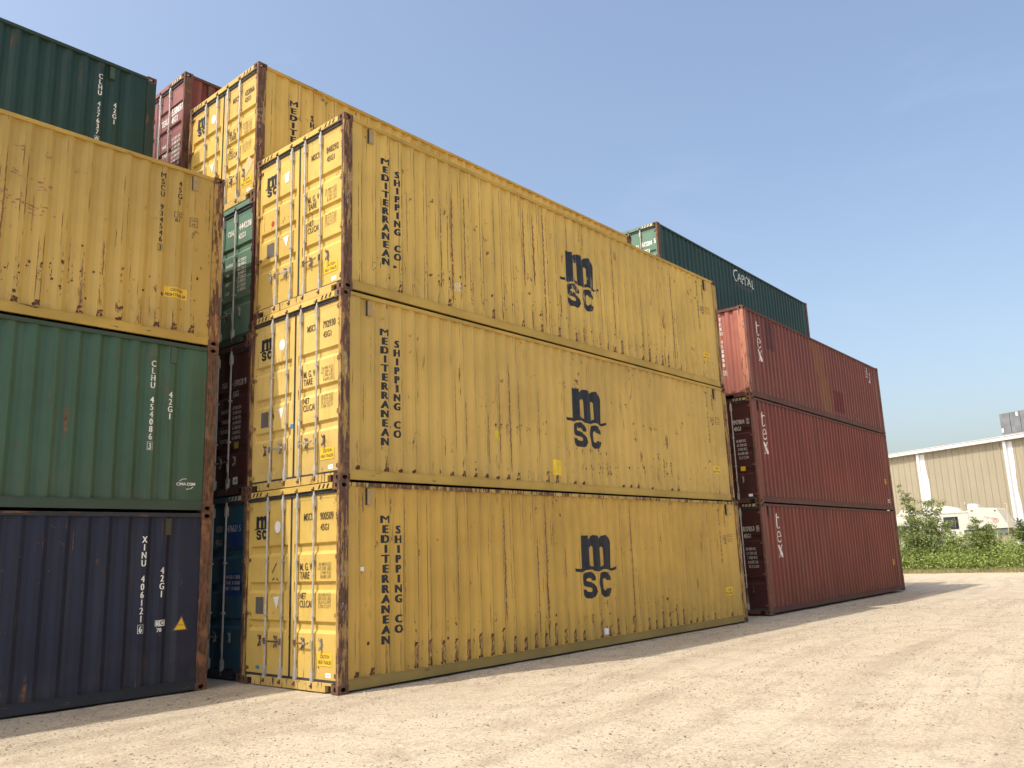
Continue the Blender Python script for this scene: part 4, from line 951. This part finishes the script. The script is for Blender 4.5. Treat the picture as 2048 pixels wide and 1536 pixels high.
# loose stones
rd = random.Random(11); sv = []; sf = []; smi = []
ico = [(0,0,-.7),(.72,-.5,-.3),(-.28,-.85,-.3),(-.9,0,-.3),(-.28,.85,-.3),(.72,.5,-.3),(.28,-.85,.35),(-.72,-.5,.35),(-.72,.5,.35),(.28,.85,.35),(.9,0,.35),(0,0,.8)]
icf = [(0,1,2),(1,0,5),(0,2,3),(0,3,4),(0,4,5),(1,5,10),(2,1,6),(3,2,7),(4,3,8),(5,4,9),(1,10,6),(2,6,7),(3,7,8),(4,8,9),(5,9,10),(6,10,11),(7,6,11),(8,7,11),(9,8,11),(10,9,11)]
cnt = 0
while cnt < 34000:
    dist = 1.5+abs(rd.random())**1.25*28; an = yaw+rd.uniform(-.72, .75)
    x = CAM.x+dist*math.cos(an); y = CAM.y+dist*math.sin(an)
    if y > -.05+(2.3 if x < -.6 else 0) and x > -13: continue
    if mn.noise(Vector((x*.5, y*.9, 9))) < rd.uniform(-.6, .35): continue
    s_ = rd.uniform(.003, .008)*(1+.05*dist) if rd.random() < .985 else rd.uniform(.010, .022)
    a = rd.uniform(0, 6.28); ca, sa = math.cos(a), math.sin(a); ex = rd.uniform(.7, 1.5); ez = rd.uniform(.4, .9); o_ = len(sv); zz = gh(x, y)
    for p in ico:
        px, py, pz = p[0]*ex, p[1], p[2]*ez; k = s_*rd.uniform(.8, 1.15)
        sv.append((x+(px*ca-py*sa)*k, y+(px*sa+py*ca)*k, zz+pz*k+s_*.15))
    mi = 0 if rd.random() < .5 else 1
    for q in icf: sf.append((o_+q[0], o_+q[1], o_+q[2])); smi.append(mi)
    cnt += 1
me = bpy.data.meshes.new('gravel'); me.from_pydata(sv, [], sf); me.materials.append(None); me.materials.append(None); me.polygons.foreach_set('material_index', smi)
gr_ = link('gravel', me, [flat('stone_grey', (.19, .165, .135), .9, .4, 0, 20), flat('stone_pale', (.42, .36, .27), .9, .2, 0, 20)])
tag(gr_, 'loose grey and pale stones scattered over the limestone yard', 'gravel', kind='stuff')

# ------------------------------------------------------------------ background: warehouse
def dirw(): return Vector((4.83, 9.89, 0)).normalized()
P2 = Vector((54.8+1.5, .86, 0)); dw = dirw(); nw = Vector((-dw.y, dw.x, 0))         # nw points to the yard side
if nw.x > 0: nw = -nw
wr = math.atan2(dw.y, dw.x)
EAVE = 8.50
wh = empty('warehouse', P2, wr); tag(wh, 'long beige metal warehouse with white eave and downpipes beyond the weeds', 'warehouse')
# local: x along the wall (dw), +y towards the yard or away
ys_ = 1 if (Matrix.Rotation(wr, 3, 'Z') @ Vector((0, 1, 0))).dot(nw) > 0 else -1
PWD = .545; n_ = N('wall_beige'); Pn = n_.obj(); xx_, yy_, zz_ = n_.sep(n_.vm('ADD', Pn, n_.loc()))
sm = n_.noise(n_.comb(n_.math('MULTIPLY', xx_, 3), 0, n_.math('MULTIPLY', zz_, .5)), 1, 4)
n_.out(n_.mix(n_.ss(sm, .3, .7), (.31, .275, .195), (.345, .305, .22)), .55); M_WALL = n_.m
def wp():
    mb = MB(); prof = [(0, 0), (.02, .045), (.075, .045), (.095, 0), (PWD*.5-.03, 0), (PWD*.5-.015, .012), (PWD*.5+.015, .012), (PWD*.5+.03, 0), (PWD, 0)]
    vs = []; fs = []
    for a, b in prof: vs += [(a, b*ys_, 0), (a, b*ys_, EAVE-.1)]
    for i in range(len(prof)-1): fs.append((2*i, 2*i+2, 2*i+3, 2*i+1))
    mb.add(vs, fs); return mb.mesh('wall_panel')
wpm = wp(); bay = 7.14; off = 1.72
trims = [off+bay*k for k in range(-3, 5)]
k = -24.
i = 0
while k < 40:
    link('wall_panel', wpm, M_WALL, wh, (k, 0, 0)); k += PWD
M_TRIM = flat('trim_white', (.70, .70, .70), .4, .03)
mb = MB(); mb.box((-24, min(.02*ys_, .36*ys_), EAVE-.24), (40, max(.02*ys_, .36*ys_), EAVE)); mb.box((-24, min(0, .40*ys_), EAVE), (40, max(0, .40*ys_), EAVE+.03)); link('eave_gutter', mb.mesh('eave_gutter'), M_TRIM, wh)
mb = MB(); mb.add([(-24, .0, EAVE-.02), (40, .0, EAVE-.02), (40, -14*ys_, EAVE+1.0), (-24, -14*ys_, EAVE+1.0), (40, -28*ys_, EAVE-.02), (-24, -28*ys_, EAVE-.02)], [(0, 1, 2, 3), (3, 2, 4, 5)]); mb.add([(-24, -28*ys_, 0), (40, -28*ys_, 0), (40, -28*ys_, EAVE), (-24, -28*ys_, EAVE)], [(0,1,2,3)])
for xe in (-24, 40): mb.add([(xe, 0, 0), (xe, -28*ys_, 0), (xe, -28*ys_, EAVE-.02), (xe, -14*ys_, EAVE+1), (xe, 0, EAVE-.02)], [(0,1,2,3,4)])
link('roof', mb.mesh('roof'), flat('roof_metal', (.5, .5, .5), .5, .05), wh)
rd = random.Random(3)
for tx_ in trims:
    mb = MB(); a, b = sorted((.045*ys_, .20*ys_)); mb.box((tx_-.10, a, 0), (tx_+.10, b, EAVE-.30)); link('downpipe', mb.mesh('downpipe'), M_TRIM, wh)
    # ragged white coating on the panels beside the pipe
    z = 0.; Lp = []; Rp = []
    while z <= EAVE-.3: Lp.append((tx_-.36-rd.random()*.03-.30*max(0, mn.noise(Vector((z*.45, tx_, 0)))+.35), z)); Rp.append((tx_+.18+rd.random()*.02+.08*mn.noise(Vector((z*.6, tx_, 4))), z)); z += .12
    d = Decal()
    for q in range(len(Lp)-1):
        for e0, e1, e2, e3 in (((tx_-.10), z, 0, 0),):
            d.raw([(Lp[q][0], Lp[q][1]), (tx_-.10, Lp[q][1]), (tx_-.10, Lp[q+1][1]), (Lp[q+1][0], Lp[q+1][1])], [(0,1,2,3)]); d.raw([(tx_+.10, Rp[q][1]), (Rp[q][0], Rp[q][1]), (Rp[q+1][0], Rp[q+1][1]), (tx_+.10, Rp[q+1][1])], [(0,1,2,3)])
    def sfw(a, b, k_=0):
        c = (a-k0) % PWD; hgt = .045 if .02 <= c <= .075 else (.045*c/.02 if c < .02 else (.045*(.095-c)/.02 if c < .095 else 0))
        return (a, (hgt+.014)*ys_, b)
    k0 = -24.
    brk = []; q = -24.
    while q < 40: brk += [q, q+.02, q+.075, q+.095]; q += PWD
    brk = [b_ for b_ in brk if abs(b_-tx_) < 1.2]
    d.build('white_coating', flat('coating_white', (.74, .74, .74), .5, .03), wh, sfw, brk)
# rooftop box
cb = Vector((0, 0, 0))
rb = empty('rooftop_box', P2+dw*2.75-nw*1.2+Vector((0, 0, EAVE+.05)), wr); tag(rb, 'dark grey panelled box standing on the warehouse roof at the right edge', 'rooftop unit')
mb = MB(); mb.box((-3.0, -2.6, .30), (.02, 0, 1.72)); link('cabinet', mb.mesh('cabinet'), flat('grey_cabinet', (.17, .178, .188), .5, .15, 0, 2), rb)
mb = MB(); mb.box((-3.0, -2.6, 0), (.06, .0, .28)); link('base_frame', mb.mesh('base_frame'), flat('grey_base', (.30, .30, .30), .6), rb)
for a, z_ in ((-.16, .42), (-1.35, 1.40), (-2.3, .5)):
    mb = MB(); yy0 = .004 if ys_ > 0 else -2.62; mb.box((a, yy0, z_), (a+.14, yy0+.016, z_+.28)); link('panel', mb.mesh('panel'), M_TRIM, rb)
mb = MB()
for a in (-.75, -1.5, -2.25): yy0 = .002 if ys_ > 0 else -2.61; mb.box((a, yy0, .32), (a+.03, yy0+.01, 1.70))
link('panel_seam', mb.mesh('panel_seam'), MAT_RUB, rb)

# ------------------------------------------------------------------ fifth wheel camper
M_RV = flat('gelcoat_white', (.62, .595, .52), .3, .03)
cv = empty('camper_trailer', (50, 0, 0)); tag(cv, 'white fifth wheel camper trailer with slanted nose, parked behind the overgrown fence', 'camper trailer')
mb = MB()
prof = [(1.53, 2.40), (2.10, 3.56), (2.16, 3.60), (3.42, 3.69), (3.60, 3.60), (3.80, 3.50), (12.2, 3.45), (12.3, 3.38), (12.3, .75), (4.30, .75), (4.10, .85), (4.02, 2.36)]
mb.prism(prof, 'x', 0, 2.45); link('body', mb.mesh('body'), M_RV, cv)
mb = MB(); mb.prism([(1.60, 2.38), (4.0, 2.34), (4.0, 1.95), (1.85, 1.98)], 'x', .05, 2.40); link('overhang_underside', mb.mesh('overhang_underside'), flat('under_grey', (.16, .165, .15), .7), cv)
mb = MB(); mb.box((-.012, 3.66, 3.38), (-.001, 12.2, 3.44)); mb.box((-.012, 3.66, 2.44), (-.001, 3.70, 3.38)); mb.box((-.014, 4.2, 2.98), (-.001, 12.2, 3.0)); link('trim_strip', mb.mesh('trim_strip'), flat('trim_grey', (.45, .44, .40), .5), cv)
wi = link('window', MB().box((-.02, 4.28, 2.46), (-.001, 5.10, 3.20)).mesh('window'), flat('window_frame_black', (.02, .02, .02), .4), cv)
n = N('window_glass'); n.out((.05, .06, .06), .1); link('pane', MB().box((-.026, 4.46, 2.52), (-.02, 5.05, 3.14)).mesh('pane'), n.m, wi)
mb = MB()
for z_ in (2.62, 2.80, 2.98): mb.box((-.034, 4.46, z_), (-.026, 5.05, z_+.015))
mb.box((-.034, 4.44, 2.50), (-.02, 4.46, 3.16)); link('louvre', mb.mesh('louvre'), flat('louvre_grey', (.22, .22, .22), .4), wi)
wi2 = link('window', MB().box((-.02, 7.0, 2.05), (-.001, 8.1, 2.62)).mesh('window'), PAINTS['window_frame_black'], cv); link('pane', MB().box((-.026, 7.06, 2.11), (-.02, 8.04, 2.56)).mesh('pane'), n.m, wi2)
mb = MB(); mb.prism([(3.15, 3.66), (3.22, 3.86), (3.40, 3.95), (3.74, 3.95), (3.80, 3.62)], 'x', .5, 1.3); link('roof_vent', mb.mesh('roof_vent'), M_RV, cv)
mb = MB(); mb.prism([(4.15, 3.45), (4.35, 3.72), (5.0, 3.90), (5.7, 3.90), (5.95, 3.46)], 'x', .6, 1.4); link('air_conditioner', mb.mesh('air_conditioner'), M_RV, cv)
mb = MB(); mb.prism([(6.9, 3.44), (7.0, 3.74), (7.7, 3.80), (8.0, 3.45)], 'x', .6, 1.4); link('roof_vent', mb.mesh('roof_vent'), M_RV, cv)
mb = MB(); mb.tube([(.1, 3.80, 3.9), (.1, 3.80, 4.02)], .02, 6); mb.box((.06, 3.76, 3.99), (.14, 3.84, 4.05)); link('antenna', mb.mesh('antenna'), M_RV, cv)
for (yy, zz) in ((3.45, 3.50), (2.20, 3.44)):
    link('marker_light', MB().box((-.02, yy-.05, zz-.03), (-.001, yy+.05, zz+.03)).mesh('marker_light'), flat('marker_dark', (.12, .06, .03), .3), cv)
mb = MB(); mb.prism([(7.15, 2.78), (8.6, 2.78), (8.6, 2.60), (7.15, 2.60)], 'x', -.12, -.002); link('awning', mb.mesh('awning'), flat('awning_navy', (.015, .02, .05), .6), cv)
d = Decal(); ring = lambda a, t: d.stroke([(-2.22+a*math.cos(q*.42)*1.15, 2.86+a*math.sin(q*.42)) for q in range(16)], t)
ring(.13, .03); ring(.06, .03); d.build('lettering', flat('swirl_red', (.50, .12, .10), .4), cv, lambda a, b, k=0: (-.003-k, -a, b))
d = Decal()
for q in range(3): d.stroke([(-2.85+q*.22, 2.98-q*.03), (-2.80+q*.22, 3.16-q*.05), (-2.72+q*.22, 3.02-q*.05), (-2.66+q*.22, 3.10-q*.05), (-2.64+q*.22, 2.92-q*.05)], .018)
d.stroke([(-2.72, 2.80), (-2.5, 2.76), (-2.3, 2.78)], .02); d.build('lettering', flat('swirl_grey', (.28, .24, .22), .4), cv, lambda a, b, k=0: (-.003-k, -a, b))
for yy in (8.3, 9.4):
    wl = link('wheel', MB().tube([(.02, yy, .38), (.24, yy, .38)], .37, 20).mesh('wheel'), flat('tyre', (.025, .025, .025), .8), cv)
mb = MB()
for yy in (4.6, 2.9): mb.tube([(.35, yy, 0), (.35, yy, 2.0 if yy < 4 else .8)], .05, 8)
link('landing_leg', mb.mesh('landing_leg'), MAT_GALV, cv)
cv2 = empty('slanted_pole', (49.6, 1.56, 0)); tag(cv2, 'thin pale pole leaning beside the nose of the camper', 'pole')
link('rod', MB().tube([(0, .04, 0), (0, .01, 2.0), (0, -.12, 3.72)], .022, 6).mesh('rod'), flat('pole_cream', (.60, .52, .32), .6), cv2)
link('hook', MB().tube([(0, -.12, 3.72), (0, -.08, 3.82), (0, -.02, 3.80)], .02, 6).mesh('hook'), flat('pole_cream', (.6, .52, .32), .6), cv2)

# ------------------------------------------------------------------ chain link fence
fe = empty('chain_link_fence', (47.3, -14, 0)); tag(fe, 'grey chain link fence half swallowed by weeds in front of the camper', 'fence')
M_FP = flat('fence_grey', (.16, .17, .16), .6)
for k in range(14):
    link('fence_post', cached(('fp',), lambda: MB().tube([(0, 0, 0), (0, 0, 2.0)], .03, 8).mesh('fence_post')), M_FP, fe, (0, 3.0*k, 0))
link('top_rail', MB().tube([(0, 0, 1.93), (0, 39, 1.93)], .021, 6).mesh('top_rail'), M_FP, fe)
mb = MB(); q = -1.9
while q < 39:
    a0, a1 = max(0, q), min(39, q+1.85)
    for s_ in (0, 1):
        z0_, z1_ = (a0-q)+.04, (a1-q)+.04
        if s_: z0_, z1_ = 1.93-z0_+.04, 1.93-z1_+.04
        mb.add([(0, a0-.002, z0_), (0, a0+.002, z0_), (0, a1+.002, z1_), (0, a1-.002, z1_)], [(0, 1, 2, 3)])
    q += .085
o = link('wire_mesh', mb.mesh('wire_mesh'), M_FP, fe); o['kind'] = 'stuff'

# ------------------------------------------------------------------ vegetation
def leafmat(name, c1, c2):
    n = N(name); g_ = n.new('ShaderNodeNewGeometry'); rnd_ = g_.outputs['Random Per Island']
    c = n.mix(rnd_, c1, c2); n.ln(c, n.b.inputs['Base Color']); n.b.inputs['Roughness'].default_value = .55
    tr = n.new('ShaderNodeBsdfTranslucent'); n.ln(n.mix(.5, c, (.25, .35, .05)), tr.inputs[0]); mx = n.new('ShaderNodeMixShader'); mx.inputs[0].default_value = .35
    n.t.links.new(n.b.outputs[0], mx.inputs[1]); n.t.links.new(tr.outputs[0], mx.inputs[2]); n.t.links.new(mx.outputs[0], n.t.nodes['Material Output'].inputs[0]); return n.m
LV = leafmat('leaf_bush', (.10, .135, .040), (.32, .37, .13)); LW = leafmat('leaf_weed', (.15, .21, .048), (.48, .56, .18)); LD = leafmat('leaf_dark', (.032, .055, .018), (.085, .12, .035))
M_STEM = flat('stem_brown', (.12, .09, .06), .9)
def leaves(mb, rd, c, rad, cnt, size, up=.3):
    for _ in range(cnt):
        while True:
            p = Vector((rd.uniform(-1, 1), rd.uniform(-1, 1), rd.uniform(-1, 1)))
            if p.length < 1: break
        p = Vector((c[0]+p.x*rad[0], c[1]+p.y*rad[1], c[2]+p.z*rad[2]))
        if p.z < .02: continue
        d1 = Vector((rd.gauss(0, 1), rd.gauss(0, 1), rd.gauss(0, .6)+up)).normalized(); d2 = d1.cross(Vector((rd.gauss(0, 1), rd.gauss(0, 1), rd.gauss(0, 1)))).normalized()
        s_ = size*rd.uniform(.6, 1.3); a = p-d1*s_*.5
        mb.add([a, p+d2*s_*.26, p+d1*s_*.5, p-d2*s_*.26], [(0, 1, 2, 3)])
def quickmesh(mb, name):
    me = bpy.data.meshes.new(name); me.from_pydata(mb.v, [], mb.f); me.materials.append(None); return me
def shrub(name, label, cat, base, branches, lm, seed, size=.12, dens=60):
    rd = random.Random(seed); t = empty(name, base); tag(t, label, cat)
    st = MB(); fo = MB()
    for (dx, dy, dz, bushy) in branches:
        pts = []; m = 6
        for i in range(m+1):
            q = i/m; pts.append((dx*q**1.3+rd.gauss(0, .03), dy*q**1.3+rd.gauss(0, .03), dz*q))
        st.tube(pts, [.035*(1-.85*i/m) for i in range(m+1)], 5)
        for i in range(int(10*dz)):
            q = rd.uniform(.22, 1.02); bx, by, bz = dx*q**1.3, dy*q**1.3, dz*q; ln_ = bushy*rd.uniform(.5, 1.2)*(1.1-.55*q)
            an = rd.uniform(0, 6.28); ex, ey, ez = bx+math.cos(an)*ln_, by+math.sin(an)*ln_, bz+ln_*rd.uniform(-.1, .7)
            st.tube([(bx, by, bz), ((bx+ex)/2, (by+ey)/2, (bz+ez)/2+.03), (ex, ey, ez)], [.010, .008, .004], 3)
            for w3 in (.35, .65, 1.): leaves(fo, rd, (bx+(ex-bx)*w3, by+(ey-by)*w3, bz+(ez-bz)*w3), (.20*bushy+.07, .20*bushy+.07, .13*bushy+.06), int(dens*bushy*.33), size)
    link('stem', st.mesh('stem'), M_STEM, t); link('foliage', quickmesh(fo, 'foliage'), lm, t); return t
shrub('sapling', 'tall loose sapling with arching top shoots beside the red containers, in front of the camper', 'sapling', (45.9, 5.35, 0),
      [(.1, .95, 5.0, .30), (0, .55, 4.5, .4), (.1, -.55, 4.1, .8), (-.1, -1.1, 3.8, .7), (0, .2, 3.6, 1.0), (.1, -.3, 3.0, 1.2), (-.3, .9, 2.8, .9), (.1, -1.3, 2.7, .9), (-.2, .5, 2.2, 1.2)], LV, 21, .13, 40)
shrub('shrub', 'rounded green shrub in front of the camper nose, taller than the weeds', 'shrub', (46.0, 2.25, 0),
      [(0, .1, 2.9, .6), (.1, -.45, 2.5, .6), (0, .5, 2.45, .6), (-.1, 0, 2.1, .9), (.1, -.1, 1.7, 1.0)], LV, 22, .12, 75)
shrub('shrub', 'dark green shrub at the right edge of the picture, against the warehouse', 'shrub', (46.0, -.15, 0),
      [(0, .1, 2.7, .7), (.1, -.55, 2.9, .7), (0, .45, 2.1, .8), (-.1, -.9, 2.4, .9)], LD, 23, .12, 85)
shrub('shrub', 'low leafy shrub between the sapling and the rounded shrub', 'shrub', (46.1, 3.75, 0),
      [(0, .1, 2.3, .5), (.1, -.4, 1.8, .6), (0, .5, 2.0, .6)], LW, 24, .11, 70)
rd = random.Random(31); mb = MB(); y = -22.
def weed_h(y): return 1.85+.55*mn.noise(Vector((y*.55, 3, 0)))+.25*mn.noise(Vector((y*1.7, 8, 0)))
for _ in range(2300):
    y = rd.uniform(-9, 11) if rd.random() < .82 else rd.uniform(-26, 24); x = rd.uniform(44.7, 47.6); k_ = min(1, (x-44.5)/1.3); hh = weed_h(y)*(.45+.55*k_)*rd.uniform(.6, 1.15)
    leaves(mb, rd, (x, y, hh*.55), (.28, .34, hh*.55), 38, .12)
o = link('weeds', quickmesh(mb, 'weeds'), LW); tag(o, 'dense belt of sunlit weeds along the fence behind the yard', 'weeds', kind='stuff')
for _ in range(260):                                         # tall stalks above the belt
    y = rd.uniform(-9, 11); x = rd.uniform(45.2, 47.4)
    leaves(mb, rd, (x, y, weed_h(y)*1.12), (.07, .07, .32), 16, .11)
bpy.data.objects.remove(o); o = link('weeds', quickmesh(mb, 'weeds'), LW); tag(o, 'dense belt of sunlit weeds along the fence behind the yard', 'weeds', kind='stuff'); mb = MB()
for _ in range(9000):                                        # grass fringe
    y = rd.uniform(-14, 14); x = 44.75-abs(rd.gauss(0, .28))*(1+.8*mn.noise(Vector((y*.8, 0, 0)))); hh = rd.uniform(.05, .34); a = rd.gauss(0, .1)
    mb.add([(x, y-.012, 0), (x, y+.012, 0), (x+a, y+a, hh)], [(0, 1, 2)])
LG = leafmat('grass_dry', (.20, .17, .06), (.42, .36, .18))
o = link('dry_grass', quickmesh(mb, 'dry_grass'), LG); tag(o, 'thin strip of dry yellow grass at the foot of the weeds', 'grass', kind='stuff')
